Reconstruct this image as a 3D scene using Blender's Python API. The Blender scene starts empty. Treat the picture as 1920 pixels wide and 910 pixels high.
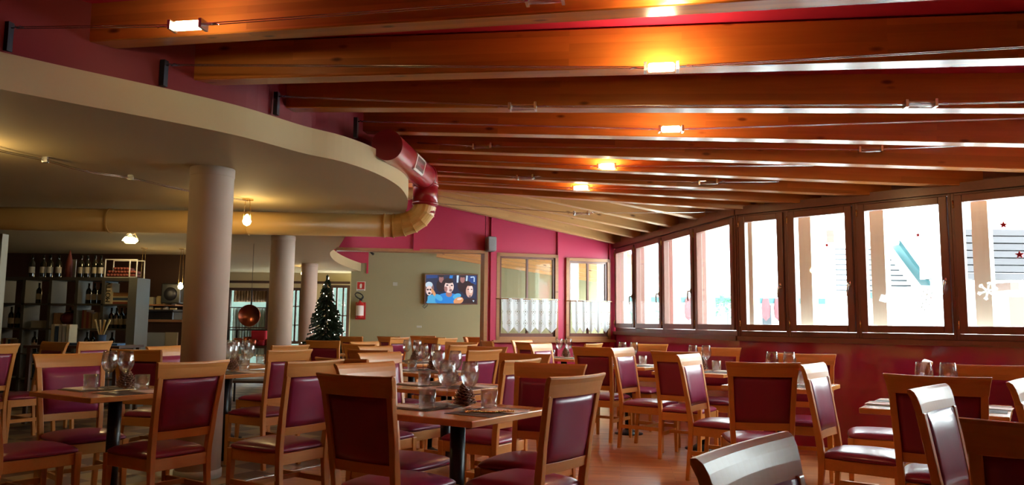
import bpy, bmesh, math, random
from mathutils import Vector, Matrix
random.seed(7)
C = bpy.context.scene.collection
PI = math.pi

# ------------------------------------------------------------------ camera, light, exposure
W, H, F = 1920, 910, 1440.0
EYE = Vector((0, 0, 1.2))
PITCH = math.atan(150.5 / F); ROLL = 0.0092
fw = Vector((0, math.cos(PITCH), math.sin(PITCH)))
up0 = Vector((0, -math.sin(PITCH), math.cos(PITCH)))
rt0 = Vector((1, 0, 0))
rt = rt0 * math.cos(ROLL) + up0 * math.sin(ROLL)
up = up0 * math.cos(ROLL) - rt0 * math.sin(ROLL)
cam_d = bpy.data.cameras.new('camera'); cam = bpy.data.objects.new('camera', cam_d); C.objects.link(cam)
cam_d.sensor_width = 36.0; cam_d.lens = F / W * 36.0; cam_d.clip_start = 0.05; cam_d.clip_end = 300
cam.matrix_world = Matrix(((rt.x, up.x, -fw.x, EYE.x), (rt.y, up.y, -fw.y, EYE.y), (rt.z, up.z, -fw.z, EYE.z), (0, 0, 0, 1)))
bpy.context.scene.camera = cam
sc = bpy.context.scene
sc.view_settings.view_transform = 'Standard'; sc.view_settings.look = 'None'
sc.view_settings.gamma = 1.0; sc.view_settings.use_curve_mapping = False
sc.view_settings.exposure = 1.5
sc.cycles.use_denoising = True
sc.cycles.max_bounces = 9; sc.cycles.transparent_max_bounces = 24; sc.cycles.transmission_bounces = 9
sc.cycles.diffuse_bounces = 4; sc.cycles.glossy_bounces = 4
sc.cycles.caustics_reflective = False; sc.cycles.caustics_refractive = False
sc.cycles.sample_clamp_indirect = 6.0
SKY = 8.0; LAMP_W = 30.0; LEFT_W = 7.0
wd = bpy.data.worlds.new('overcast'); sc.world = wd; wd.use_nodes = True
wn = wd.node_tree.nodes; wn['Background'].inputs[0].default_value = (0.90, 0.97, 1.0, 1); wn['Background'].inputs[1].default_value = SKY

def ray(px, py):
    return (fw + rt * ((px - W / 2) / F) + up * ((H / 2 - py) / F)).normalized()
def atz(px, py, z):
    r = ray(px, py); return EYE + r * ((z - EYE.z) / r.z)
def aty(px, py, y):
    r = ray(px, py); return EYE + r * (y / r.y)
def onplane(px, py, p0, n):
    r = ray(px, py); return EYE + r * ((p0 - EYE).dot(n) / r.dot(n))
def proj(p):
    v = Vector(p) - EYE; d = v.dot(fw); return (W / 2 + F * v.dot(rt) / d, H / 2 - F * v.dot(up) / d)

# ------------------------------------------------------------------ materials
MATS = {}
def newmat(name):
    m = bpy.data.materials.new(name); m.use_nodes = True; MATS[name] = m
    return m, m.node_tree.nodes, m.node_tree.links, m.node_tree.nodes['Principled BSDF']
def plain(name, col, rough=0.5, metal=0.0, var=0.08, scale=6.0, emit=None, es=0.0, coat=0.0, bump=0.0, spec=None):
    m, n, l, b = newmat(name)
    b.inputs['Roughness'].default_value = rough; b.inputs['Metallic'].default_value = metal
    if coat: b.inputs['Coat Weight'].default_value = coat; b.inputs['Coat Roughness'].default_value = 0.08
    if spec is not None: b.inputs['Specular IOR Level'].default_value = spec
    tc = n.new('ShaderNodeTexCoord'); ns = n.new('ShaderNodeTexNoise'); ns.inputs['Scale'].default_value = scale; ns.inputs['Detail'].default_value = 4
    l.new(tc.outputs['Object'], ns.inputs['Vector'])
    mx = n.new('ShaderNodeMix'); mx.data_type = 'RGBA'
    mx.inputs[6].default_value = tuple(c * (1 - var) for c in col) + (1,); mx.inputs[7].default_value = tuple(min(1, c * (1 + var)) for c in col) + (1,)
    l.new(ns.outputs['Fac'], mx.inputs[0]); l.new(mx.outputs[2], b.inputs['Base Color'])
    if emit: b.inputs['Emission Color'].default_value = tuple(emit) + (1,); b.inputs['Emission Strength'].default_value = es
    if bump:
        bp = n.new('ShaderNodeBump'); bp.inputs['Strength'].default_value = bump; bp.inputs['Distance'].default_value = 0.01
        l.new(ns.outputs['Fac'], bp.inputs['Height']); l.new(bp.outputs[0], b.inputs['Normal'])
    return m
def wood(name, c1, c2, rough=0.35, gx=1.2, gy=14.0, knots=0.0, blocks=0.0, coat=0.0, axis='X'):
    m, n, l, b = newmat(name)
    b.inputs['Roughness'].default_value = rough
    if coat: b.inputs['Coat Weight'].default_value = coat; b.inputs['Coat Roughness'].default_value = 0.18
    tc0 = n.new('ShaderNodeTexCoord'); oi = n.new('ShaderNodeObjectInfo'); sc_ = n.new('ShaderNodeMath'); sc_.operation = 'MULTIPLY'; sc_.inputs[1].default_value = 17.0; l.new(oi.outputs['Random'], sc_.inputs[0])
    tc = n.new('ShaderNodeVectorMath'); tc.operation = 'ADD'; l.new(tc0.outputs['Object'], tc.inputs[0]); l.new(sc_.outputs[0], tc.inputs[1])
    sp = n.new('ShaderNodeSeparateXYZ'); l.new(tc.outputs[0], sp.inputs[0])
    mp = n.new('ShaderNodeMapping'); l.new(tc.outputs[0], mp.inputs[0])
    mp.inputs['Scale'].default_value = (gx, gy, gy) if axis == 'X' else ((gy, gx, gy) if axis == 'Y' else (gy, gy, gx))
    ns = n.new('ShaderNodeTexNoise'); ns.inputs['Scale'].default_value = 3.0; ns.inputs['Detail'].default_value = 5; ns.inputs['Distortion'].default_value = 0.6
    l.new(mp.outputs[0], ns.inputs['Vector'])
    mx = n.new('ShaderNodeMix'); mx.data_type = 'RGBA'; mx.inputs[6].default_value = c1 + (1,); mx.inputs[7].default_value = c2 + (1,)
    l.new(ns.outputs['Fac'], mx.inputs[0]); out = mx.outputs[2]
    if blocks:
        ad = n.new('ShaderNodeMath'); ad.operation = 'ADD'; l.new(sp.outputs['Y'], ad.inputs[0]); l.new(sp.outputs['Z'], ad.inputs[1])
        cb = n.new('ShaderNodeCombineXYZ'); l.new(sp.outputs['X'], cb.inputs[0]); l.new(ad.outputs[0], cb.inputs[1])
        br = n.new('ShaderNodeTexBrick'); br.inputs['Scale'].default_value = 1.0; br.inputs['Brick Width'].default_value = 1.7; br.inputs['Row Height'].default_value = 0.045
        br.inputs['Mortar Size'].default_value = 0.0; br.offset = 0.37; br.inputs['Color1'].default_value = (1 - blocks,) * 3 + (1,); br.inputs['Color2'].default_value = (1, 1, 1, 1)
        l.new(cb.outputs[0], br.inputs['Vector'])
        m2 = n.new('ShaderNodeMix'); m2.data_type = 'RGBA'; m2.blend_type = 'MULTIPLY'; m2.inputs[0].default_value = 1.0
        l.new(out, m2.inputs[6]); l.new(br.outputs['Color'], m2.inputs[7]); out = m2.outputs[2]
    if knots:
        vo = n.new('ShaderNodeTexVoronoi'); vo.inputs['Scale'].default_value = 1.0
        m4 = n.new('ShaderNodeMapping'); m4.inputs['Scale'].default_value = (3.0, 8, 8) if axis == 'X' else (8, 8, 3.0)
        l.new(tc.outputs[0], m4.inputs[0]); l.new(m4.outputs[0], vo.inputs['Vector'])
        rp = n.new('ShaderNodeValToRGB'); rp.color_ramp.elements[0].position = 0.06; rp.color_ramp.elements[0].color = (0.16, 0.08, 0.05, 1)
        rp.color_ramp.elements[1].position = 0.15; rp.color_ramp.elements[1].color = (1, 1, 1, 1)
        l.new(vo.outputs['Distance'], rp.inputs[0])
        m3 = n.new('ShaderNodeMix'); m3.data_type = 'RGBA'; m3.blend_type = 'MULTIPLY'; m3.inputs[0].default_value = knots
        l.new(out, m3.inputs[6]); l.new(rp.outputs[0], m3.inputs[7]); out = m3.outputs[2]
    l.new(out, b.inputs['Base Color'])
    return m
def emis(name, col, s):
    m, n, l, b = newmat(name)
    b.inputs['Base Color'].default_value = tuple(min(1, c) for c in col) + (1,); b.inputs['Emission Color'].default_value = tuple(col) + (1,); b.inputs['Emission Strength'].default_value = s
    b.inputs['Roughness'].default_value = 0.4
    return m

M = {}
M['beam'] = wood('rafter_wood', (0.63, 0.235, 0.048), (0.45, 0.135, 0.024), 0.30, 0.8, 10, knots=0.85, blocks=0.34, coat=0.32)
M['jack'] = wood('pale_rafter_wood', (0.66, 0.38, 0.16), (0.52, 0.27, 0.10), 0.34, 0.8, 10, knots=0.85, blocks=0.15, coat=0.15)
M['chairwood'] = wood('chair_wood', (0.68, 0.31, 0.080), (0.56, 0.23, 0.052), 0.38, 2, 18, coat=0.12, axis='Z')
M['railwood'] = wood('chair_rail_wood', (0.68, 0.31, 0.080), (0.56, 0.23, 0.052), 0.40, 2, 18, coat=0.08)
M['tablewood'] = wood('table_top_wood', (0.74, 0.34, 0.10), (0.62, 0.26, 0.065), 0.24, 1.5, 12, coat=0.4)
M['darkwood'] = wood('window_frame_wood', (0.20, 0.073, 0.052), (0.145, 0.050, 0.036), 0.32, 1, 14, coat=0.25, axis='Z')
M['darkwoodh'] = wood('window_rail_wood', (0.20, 0.073, 0.052), (0.145, 0.050, 0.036), 0.32, 1, 14, coat=0.25)
M['trimwood'] = wood('trim_wood', (0.42, 0.19, 0.075), (0.31, 0.12, 0.048), 0.4, 1, 14, knots=0.5)
M['postwood'] = wood('weathered_post_wood', (0.70, 0.74, 0.62), (0.60, 0.63, 0.51), 0.7, 1, 8, knots=0.6, axis='Z')
M['vinyl'] = plain('burgundy_vinyl', (0.25, 0.020, 0.072), 0.34, 0, 0.10, 4, coat=0.12, bump=0.05)
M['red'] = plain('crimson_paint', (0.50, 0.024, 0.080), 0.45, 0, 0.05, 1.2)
M['redup'] = plain('shaded_crimson_paint', (0.17, 0.006, 0.013), 0.5, 0, 0.05, 1.2)  # same crimson paint, darkened so the upstand's shade sits in the colour
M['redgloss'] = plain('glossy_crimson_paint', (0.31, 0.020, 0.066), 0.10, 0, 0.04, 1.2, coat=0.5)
M['redduct'] = plain('red_duct_enamel', (0.30, 0.008, 0.020), 0.28, 0, 0.03, 2, coat=0.3)
M['cream'] = plain('cream_plaster', (0.47, 0.37, 0.20), 0.75, 0, 0.04, 2.0)
M['soffit'] = plain('tan_soffit_plaster', (0.41, 0.20, 0.074), 0.8, 0, 0.05, 1.0)
M['duct'] = plain('cream_duct_enamel', (0.58, 0.36, 0.115), 0.35, 0, 0.05, 2.0)
M['column'] = plain('blush_column_plaster', (0.56, 0.43, 0.34), 0.7, 0, 0.05, 5, bump=0.03)
M['beige'] = plain('sage_beige_plaster', (0.30, 0.285, 0.160), 0.8, 0, 0.05, 1.5)
M['barwall'] = plain('dark_bar_panel', (0.055, 0.022, 0.012), 0.5, 0, 0.2, 3)
M['black'] = plain('black_enamel', (0.012, 0.014, 0.018), 0.35, 0, 0.1, 4)
M['steel'] = plain('brushed_steel', (0.62, 0.62, 0.62), 0.25, 1.0, 0.05, 10)
M['darksteel'] = plain('dark_bracket_steel', (0.035, 0.035, 0.045), 0.4, 0.6, 0.1, 10)
M['brass'] = plain('brass_hinge', (0.75, 0.55, 0.25), 0.25, 1.0, 0.05, 10)
M['copper'] = plain('polished_copper', (0.42, 0.12, 0.07), 0.28, 1.0, 0.08, 8)
M['gold'] = plain('gold_bead', (0.9, 0.6, 0.18), 0.15, 1.0, 0.05, 10)
M['white'] = plain('white_enamel', (0.72, 0.70, 0.66), 0.5, 0, 0.04, 3)
M['greywhite'] = plain('grey_white_laminate', (0.40, 0.40, 0.34), 0.45, 0, 0.05, 3)
M['shelf'] = plain('grey_shelf_laminate', (0.052, 0.046, 0.034), 0.5, 0, 0.06, 3)
M['mat'] = plain('dark_woven_placemat', (0.10, 0.075, 0.06), 0.8, 0, 0.35, 90, bump=0.3)
M['napkin'] = plain('cream_paper_napkin', (0.92, 0.84, 0.76), 0.8, 0, 0.03, 20)
M['cone'] = plain('pine_cone_scale', (0.30, 0.14, 0.08), 0.5, 0, 0.5, 60)
M['bottle'] = plain('dark_bottle_glass', (0.012, 0.014, 0.012), 0.08, 0, 0.1, 10, coat=0.5)
M['paper'] = plain('bottle_label_paper', (0.42, 0.38, 0.30), 0.7, 0, 0.1, 20)
M['book1'] = plain('tan_book_cloth', (0.30, 0.15, 0.06), 0.7, 0, 0.2, 9)
M['book2'] = plain('pale_book_cloth', (0.45, 0.38, 0.24), 0.7, 0, 0.1, 9)
M['book3'] = plain('dark_red_book_cloth', (0.20, 0.04, 0.025), 0.7, 0, 0.2, 9)
M['book4'] = plain('navy_book_cloth', (0.03, 0.06, 0.12), 0.7, 0, 0.2, 9)
M['needle'] = plain('dark_fir_needles', (0.012, 0.035, 0.016), 0.7, 0, 0.4, 30)
M['extred'] = plain('extinguisher_red', (0.45, 0.02, 0.02), 0.3, 0, 0.05, 10)
M['snow'] = plain('snow', (0.86, 0.90, 0.92), 0.8, 0, 0.03, 2)
M['extwhite'] = plain('white_render', (0.82, 0.83, 0.82), 0.8, 0, 0.03, 2)
M['teal'] = plain('teal_metal', (0.020, 0.075, 0.085), 0.5, 0, 0.1, 4)
M['bluegrey'] = plain('weathered_grey_plank', (0.035, 0.038, 0.045), 0.7, 0, 0.2, 6)
M['plank'] = wood('weathered_siding', (0.036, 0.032, 0.036), (0.024, 0.020, 0.022), 0.8, 1, 8)
M['redfelt'] = plain('red_felt', (0.55, 0.02, 0.04), 0.9, 0, 0.05, 10)
M['greenleaf'] = plain('green_leaf', (0.05, 0.20, 0.08), 0.6, 0, 0.3, 20)
M['pink'] = plain('faded_pink_cloth', (0.10, 0.03, 0.035), 0.9, 0, 0.2, 8)
M['bulb'] = emis('halogen_glow', (1.0, 0.80, 0.48), 30)
M['warmbulb'] = emis('warm_bulb_glow', (1.0, 0.74, 0.34), 22)
M['treelight'] = emis('tree_light_glow', (1.0, 0.80, 0.60), 3.0)

def mk_glass(name, rough, tint=(1, 1, 1)):
    m, n, l, b = newmat(name)
    b.inputs['Base Color'].default_value = tint + (1,); b.inputs['Roughness'].default_value = rough
    b.inputs['Transmission Weight'].default_value = 1.0; b.inputs['IOR'].default_value = 1.46
    return m
def mk_thin(name):
    m, n, l, b = newmat(name); n.remove(b); o = n['Material Output']
    gl = n.new('ShaderNodeBsdfGlass'); gl.inputs['IOR'].default_value = 1.45; gl.inputs['Roughness'].default_value = 0.0
    tr = n.new('ShaderNodeBsdfTransparent'); tr.inputs[0].default_value = (0.97, 0.98, 0.98, 1)
    lw = n.new('ShaderNodeLayerWeight'); lw.inputs[0].default_value = 0.5; pw = n.new('ShaderNodeMath'); pw.operation = 'POWER'; pw.inputs[1].default_value = 1.6; l.new(lw.outputs['Facing'], pw.inputs[0])
    ma = n.new('ShaderNodeMath'); ma.operation = 'MULTIPLY_ADD'; ma.inputs[1].default_value = 0.55; ma.inputs[2].default_value = 0.17; l.new(pw.outputs[0], ma.inputs[0])
    mx = n.new('ShaderNodeMixShader'); l.new(ma.outputs[0], mx.inputs[0]); l.new(tr.outputs[0], mx.inputs[1]); l.new(gl.outputs[0], mx.inputs[2])
    gy = n.new('ShaderNodeBsdfGlossy'); gy.inputs['Roughness'].default_value = 0.03; m2 = n.new('ShaderNodeMixShader'); m2.inputs[0].default_value = 0.08
    l.new(mx.outputs[0], m2.inputs[1]); l.new(gy.outputs[0], m2.inputs[2]); l.new(m2.outputs[0], o.inputs[0]); return m
M['glass'] = mk_thin('drinking_glass')
def mk_pane():
    m, n, l, b = newmat('window_pane_glass'); n.remove(b)
    o = n['Material Output']; tr = n.new('ShaderNodeBsdfTransparent'); gl = n.new('ShaderNodeBsdfGlossy'); gl.inputs['Roughness'].default_value = 0.02
    tr.inputs[0].default_value = (0.94, 0.98, 0.97, 1)
    lw = n.new('ShaderNodeLayerWeight'); lw.inputs[0].default_value = 0.5; pw = n.new('ShaderNodeMath'); pw.operation = 'POWER'; pw.inputs[1].default_value = 5.0
    l.new(lw.outputs['Facing'], pw.inputs[0]); fr = n.new('ShaderNodeMath'); fr.operation = 'MULTIPLY_ADD'; fr.inputs[1].default_value = 0.92; fr.inputs[2].default_value = 0.04; l.new(pw.outputs[0], fr.inputs[0])
    mx = n.new('ShaderNodeMixShader'); l.new(fr.outputs[0], mx.inputs[0]); l.new(tr.outputs[0], mx.inputs[1]); l.new(gl.outputs[0], mx.inputs[2]); l.new(mx.outputs[0], o.inputs[0])
    return m
M['pane'] = mk_pane()
def mk_film():
    m, n, l, b = newmat('white_sticker_film'); o = n['Material Output']; b.inputs['Base Color'].default_value = (.85, .85, .85, 1); b.inputs['Roughness'].default_value = 0.8
    tl = n.new('ShaderNodeBsdfTranslucent'); tl.inputs[0].default_value = (.85, .85, .85, 1); mx = n.new('ShaderNodeMixShader'); mx.inputs[0].default_value = 0.6
    l.new(b.outputs[0], mx.inputs[1]); l.new(tl.outputs[0], mx.inputs[2]); l.new(mx.outputs[0], o.inputs[0]); return m
M['film'] = mk_film()
def mk_lace(name, dens):
    m, n, l, b = newmat(name); o = n['Material Output']
    b.inputs['Base Color'].default_value = (0.80, 0.82, 0.84, 1); b.inputs['Roughness'].default_value = 0.9
    tl = n.new('ShaderNodeBsdfTranslucent'); tl.inputs[0].default_value = (0.8, 0.84, 0.86, 1)
    ms = n.new('ShaderNodeMixShader'); ms.inputs[0].default_value = 0.3; l.new(b.outputs[0], ms.inputs[1]); l.new(tl.outputs[0], ms.inputs[2])
    tc = n.new('ShaderNodeTexCoord'); sp = n.new('ShaderNodeSeparateXYZ'); l.new(tc.outputs['Object'], sp.inputs[0])
    def mth(op, a, bb=None):
        q = n.new('ShaderNodeMath'); q.operation = op
        for i, v in enumerate((a, bb)):
            if v is None: continue
            if isinstance(v, (int, float)): q.inputs[i].default_value = v
            else: l.new(v, q.inputs[i])
        return q.outputs[0]
    # diamonds: |frac(x/p)-.5| + |frac(z/p)-.5|
    ax = mth('ABSOLUTE', mth('SUBTRACT', mth('FRACT', mth('DIVIDE', sp.outputs['X'], 0.13)), 0.5))
    az = mth('ABSOLUTE', mth('SUBTRACT', mth('FRACT', mth('DIVIDE', sp.outputs['Z'], 0.17)), 0.5))
    s = mth('ADD', ax, az)
    ring = mth('LESS_THAN', mth('ABSOLUTE', mth('SUBTRACT', s, 0.27)), 0.035)
    hx = mth('LESS_THAN', mth('ABSOLUTE', mth('SUBTRACT', mth('FRACT', mth('DIVIDE', sp.outputs['X'], 0.026)), 0.5)), 0.36)
    hz = mth('LESS_THAN', mth('ABSOLUTE', mth('SUBTRACT', mth('FRACT', mth('DIVIDE', sp.outputs['Z'], 0.026)), 0.5)), 0.36)
    core = mth('MULTIPLY', mth('LESS_THAN', s, 0.13), 1.0)
    holes = mth('MAXIMUM', mth('MULTIPLY', ring, mth('MULTIPLY', hx, hz)), mth('MULTIPLY', core, mth('MULTIPLY', hx, hz)))
    fac = mth('MAXIMUM', mth('MULTIPLY', holes, 0.9), dens)
    tr = n.new('ShaderNodeBsdfTransparent'); mx = n.new('ShaderNodeMixShader')
    l.new(fac, mx.inputs[0]); l.new(ms.outputs[0], mx.inputs[1]); l.new(tr.outputs[0], mx.inputs[2]); l.new(mx.outputs[0], o.inputs[0])
    return m
M['lace'] = mk_lace('white_lace', 0.06)
def mk_floor():
    m, n, l, b = newmat('plank_floor'); b.inputs['Roughness'].default_value = 0.30
    b.inputs['Coat Weight'].default_value = 0.25; b.inputs['Coat Roughness'].default_value = 0.2
    tc = n.new('ShaderNodeTexCoord'); mp = n.new('ShaderNodeMapping'); mp.inputs['Rotation'].default_value = (0, 0, math.radians(8)); l.new(tc.outputs['Object'], mp.inputs[0])
    br = n.new('ShaderNodeTexBrick'); br.inputs['Scale'].default_value = 1.0; br.inputs['Brick Width'].default_value = 0.7; br.inputs['Row Height'].default_value = 0.065
    br.inputs['Mortar Size'].default_value = 0.0012; br.offset = 0.4
    br.inputs['Color1'].default_value = (0.48, 0.17, 0.055, 1); br.inputs['Color2'].default_value = (0.68, 0.30, 0.11, 1); br.inputs['Mortar'].default_value = (0.12, 0.04, 0.02, 1)
    l.new(mp.outputs[0], br.inputs['Vector'])
    m5 = n.new('ShaderNodeMapping'); m5.inputs['Scale'].default_value = (1.5, 22, 1); l.new(mp.outputs[0], m5.inputs[0])
    ns = n.new('ShaderNodeTexNoise'); ns.inputs['Scale'].default_value = 2.5; ns.inputs['Detail'].default_value = 5; l.new(m5.outputs[0], ns.inputs['Vector'])
    rp = n.new('ShaderNodeValToRGB'); rp.color_ramp.elements[0].color = (0.6, 0.6, 0.6, 1); rp.color_ramp.elements[0].position = 0.3; rp.color_ramp.elements[1].color = (1.1, 1.1, 1.1, 1); rp.color_ramp.elements[1].position = 0.7
    l.new(ns.outputs['Fac'], rp.inputs[0])
    mx = n.new('ShaderNodeMix'); mx.data_type = 'RGBA'; mx.blend_type = 'MULTIPLY'; mx.inputs[0].default_value = 1
    l.new(br.outputs['Color'], mx.inputs[6]); l.new(rp.outputs[0], mx.inputs[7]); l.new(mx.outputs[2], b.inputs['Base Color'])
    return m
M['floor'] = mk_floor()
def mk_tile():
    m, n, l, b = newmat('two_tone_tile_floor'); b.inputs['Roughness'].default_value = 0.35
    tc = n.new('ShaderNodeTexCoord'); mp = n.new('ShaderNodeMapping'); mp.inputs['Rotation'].default_value = (0, 0, math.radians(33)); l.new(tc.outputs['Object'], mp.inputs[0])
    ck = n.new('ShaderNodeTexChecker'); ck.inputs['Scale'].default_value = 3.1; ck.inputs['Color1'].default_value = (0.50, 0.33, 0.17, 1); ck.inputs['Color2'].default_value = (0.16, 0.07, 0.035, 1)
    l.new(mp.outputs[0], ck.inputs['Vector'])
    ns = n.new('ShaderNodeTexNoise'); ns.inputs['Scale'].default_value = 5; l.new(tc.outputs['Object'], ns.inputs['Vector'])
    mx = n.new('ShaderNodeMix'); mx.data_type = 'RGBA'; mx.blend_type = 'MULTIPLY'; mx.inputs[0].default_value = 0.5
    l.new(ck.outputs['Color'], mx.inputs[6]); l.new(ns.outputs['Color'], mx.inputs[7]); l.new(mx.outputs[2], b.inputs['Base Color'])
    return m
M['tile'] = mk_tile()

# ------------------------------------------------------------------ mesh helpers
def bm_new(): return bmesh.new()
def obj(name, bm, mat, parent=None, smooth=False, loc=None, rot=None, bevel=0.0, sub=0, mats=None):
    me = bpy.data.meshes.new(name); bmesh.ops.recalc_face_normals(bm, faces=bm.faces[:]); bm.to_mesh(me); bm.free()
    for mm in (mats or [mat]): me.materials.append(mm)
    if smooth:
        for p in me.polygons: p.use_smooth = True
    o = bpy.data.objects.new(name, me); C.objects.link(o)
    if loc is not None: o.location = loc
    if rot is not None: o.rotation_euler = rot
    if parent: o.parent = parent
    if bevel:
        b = o.modifiers.new('bevel', 'BEVEL'); b.width = bevel; b.segments = 2; b.limit_method = 'ANGLE'; b.angle_limit = math.radians(40)
    if sub:
        s = o.modifiers.new('sub', 'SUBSURF'); s.levels = sub; s.render_levels = sub
    return o
def tag(o, label, cat, group=None, kind=None):
    if label: o['label'] = label
    if cat: o['category'] = cat
    if group: o['group'] = group
    if kind: o['kind'] = kind
    return o
def empty(name, loc, rz, label, cat, group=None, kind=None):
    o = bpy.data.objects.new(name, None); C.objects.link(o); o.location = loc; o.rotation_euler = (0, 0, rz); o.empty_display_size = 0.1
    return tag(o, label, cat, group, kind)
def dup(root, loc, rz, label, group=None):
    r = root.copy(); C.objects.link(r); r.location = loc; r.rotation_euler = (0, 0, rz)
    if label: r['label'] = label
    if group: r['group'] = group
    for ch in list(root.children):
        c = ch.copy(); C.objects.link(c); c.parent = r
        for g in list(ch.children):
            d = g.copy(); C.objects.link(d); d.parent = c
    return r
def box(bm, x0, x1, y0, y1, z0, z1, mi=0):
    v = [bm.verts.new(p) for p in ((x0, y0, z0), (x1, y0, z0), (x1, y1, z0), (x0, y1, z0), (x0, y0, z1), (x1, y0, z1), (x1, y1, z1), (x0, y1, z1))]
    for f in ((0, 3, 2, 1), (4, 5, 6, 7), (0, 1, 5, 4), (1, 2, 6, 5), (2, 3, 7, 6), (3, 0, 4, 7)):
        q = bm.faces.new([v[i] for i in f]); q.material_index = mi
    return bm
def loft(bm, secs, cap=True, close=False):
    rings = [[bm.verts.new(p) for p in s] for s in secs]; n = len(rings[0])
    pairs = list(zip(rings, rings[1:])) + ([(rings[-1], rings[0])] if close else [])
    for a, b in pairs:
        for i in range(n): bm.faces.new((a[i], a[(i + 1) % n], b[(i + 1) % n], b[i]))
    if cap and not close:
        bm.faces.new(list(reversed(rings[0]))); bm.faces.new(rings[-1])
    return bm
def tube(bm, pts, r, n=10, cap=True):
    pts = [Vector(p) for p in pts]; secs = []; rs = r if isinstance(r, (list, tuple)) else [r] * len(pts)
    prev = None
    for i, p in enumerate(pts):
        t = (pts[min(i + 1, len(pts) - 1)] - pts[max(i - 1, 0)]).normalized()
        if prev is None:
            a = Vector((0, 0, 1)) if abs(t.z) < 0.9 else Vector((1, 0, 0)); u = t.cross(a).normalized()
        else:
            u = (prev - t * prev.dot(t)).normalized()
        prev = u; v = t.cross(u)
        secs.append([p + (u * math.cos(2 * PI * k / n) + v * math.sin(2 * PI * k / n)) * rs[i] for k in range(n)])
    return loft(bm, secs, cap)
def lathe(bm, prof, n=24, cx=0, cy=0, cz=0):
    rings = []
    for r, z in prof:
        if r < 1e-5: rings.append([bm.verts.new((cx, cy, cz + z))])
        else: rings.append([bm.verts.new((cx + r * math.cos(2 * PI * k / n), cy + r * math.sin(2 * PI * k / n), cz + z)) for k in range(n)])
    for a, b in zip(rings, rings[1:]):
        for k in range(n):
            k2 = (k + 1) % n
            if len(a) == 1 and len(b) == 1: continue
            if len(a) == 1: bm.faces.new((a[0], b[k], b[k2]))
            elif len(b) == 1: bm.faces.new((a[k], a[k2], b[0]))
            else: bm.faces.new((a[k], a[k2], b[k2], b[k]))
    return bm
def prism(bm, poly, z0, z1, mi=0):
    a = [bm.verts.new((p[0], p[1], z0)) for p in poly]; b = [bm.verts.new((p[0], p[1], z1)) for p in poly]
    n = len(poly); f = bm.faces.new(list(reversed(a))); f.material_index = mi; f = bm.faces.new(b); f.material_index = mi
    for i in range(n):
        f = bm.faces.new((a[i], a[(i + 1) % n], b[(i + 1) % n], b[i])); f.material_index = mi
    return bm
def slab(bm, pts, off, mi=0):
    """closed plate: polygon pts (3D) thickened by vector off"""
    off = Vector(off); a = [bm.verts.new(p) for p in pts]; b = [bm.verts.new(Vector(p) + off) for p in pts]; n = len(pts)
    f = bm.faces.new(a); f.material_index = mi; f = bm.faces.new(list(reversed(b))); f.material_index = mi
    for i in range(n):
        f = bm.faces.new((a[i], b[i], b[(i + 1) % n], a[(i + 1) % n])); f.material_index = mi
    return bm
def catmull(P, k=6):
    out = []; P = [Vector(p) for p in P]
    for i in range(len(P) - 1):
        p0 = P[max(i - 1, 0)]; p1 = P[i]; p2 = P[i + 1]; p3 = P[min(i + 2, len(P) - 1)]
        for j in range(k):
            t = j / k
            out.append(0.5 * ((2 * p1) + (p2 - p0) * t + (2 * p0 - 5 * p1 + 4 * p2 - p3) * t * t + (3 * p1 - p0 - 3 * p2 + p3) * t ** 3))
    out.append(P[-1]); return out
def joinobj(name, bm, mat, **k): return obj(name, bm, mat, **k)

# ------------------------------------------------------------------ window wall geometry
ZB, ZS = 2.36, 1.0          # underside of the head beam, underside of the sill
K = 1.2
def dB(px): return K / (0.1449 + 7.785e-5 * (px - 1389.5))
def dA(px): return K / (0.0980 + (0.1449 - 0.0980) / (1389.5 - 1152.7) * (px - 1152.7))
def hz(px, d): return Vector(((px - 960) / F * d, d, 0))
pB0 = hz(1385, dB(1385)); pB1 = hz(1920, dB(1920)); pA1 = pB0.copy(); pA0 = hz(1152.7, dA(1152.7))
dirB = (pB1 - pB0).normalized(); nB = Vector((dirB.y, -dirB.x, 0))   # points inward/outward fixed below
if nB.dot(-pB0) < 0: nB = -nB       # nB points into the room
dirA = (pA1 - pA0).normalized(); nA = Vector((dirA.y, -dirA.x, 0))
if nA.dot(-pA0) < 0: nA = -nA
Bend = pB0 + dirB * 9.2
def onB(px): # intersection of the vertical plane through pixel column (at eye level) with wall B
    return onplane(px, 606, pB0, nB)
def onA(px): return onplane(px, 606, pA0, nA)
for q, fn, nn, P0 in (('B', onB, nB, pB0), ('A', onA, nA, pA0)): pass

# calibrate head/sill heights from pixels
ZB = onplane(1385, 400, pB0, nB).z
ZS = onplane(1385, 637, pB0, nB).z
print('ZB ZS', ZB, ZS, 'corner', pA0, 'bend', pB0, 'B end', Bend, 'nB', nB, 'zcorner', onplane(1152.7, 470, pA0, nA).z, onplane(1152.7, 629, pA0, nA).z, 'z1920', onplane(1919, 349, pB0, nB).z, onplane(1919, 652, pB0, nB).z)
ZB = 2.39; ZS = 1.035
RAFT = [((640, 67), (1280, 29), 300, 3.95), ((640, 155), (1920, 123), 430, 4.7), ((640, 211), (1920, 213.5), 590, 5.6), ((780, 254.3), (1920, 277), 700, 6.7),
        ((800, 287), (1920, 324), 800, 7.5), ((821, 310.7), (1700, 349), 815, 8.1), ((821, 331.8), (1585, 368.6), 815, 8.6), ((821, 346.2), (1464, 382.6), 815, 9.1), ((1100, 376.6), (1377, 395.3), 815, 9.6)]
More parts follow.
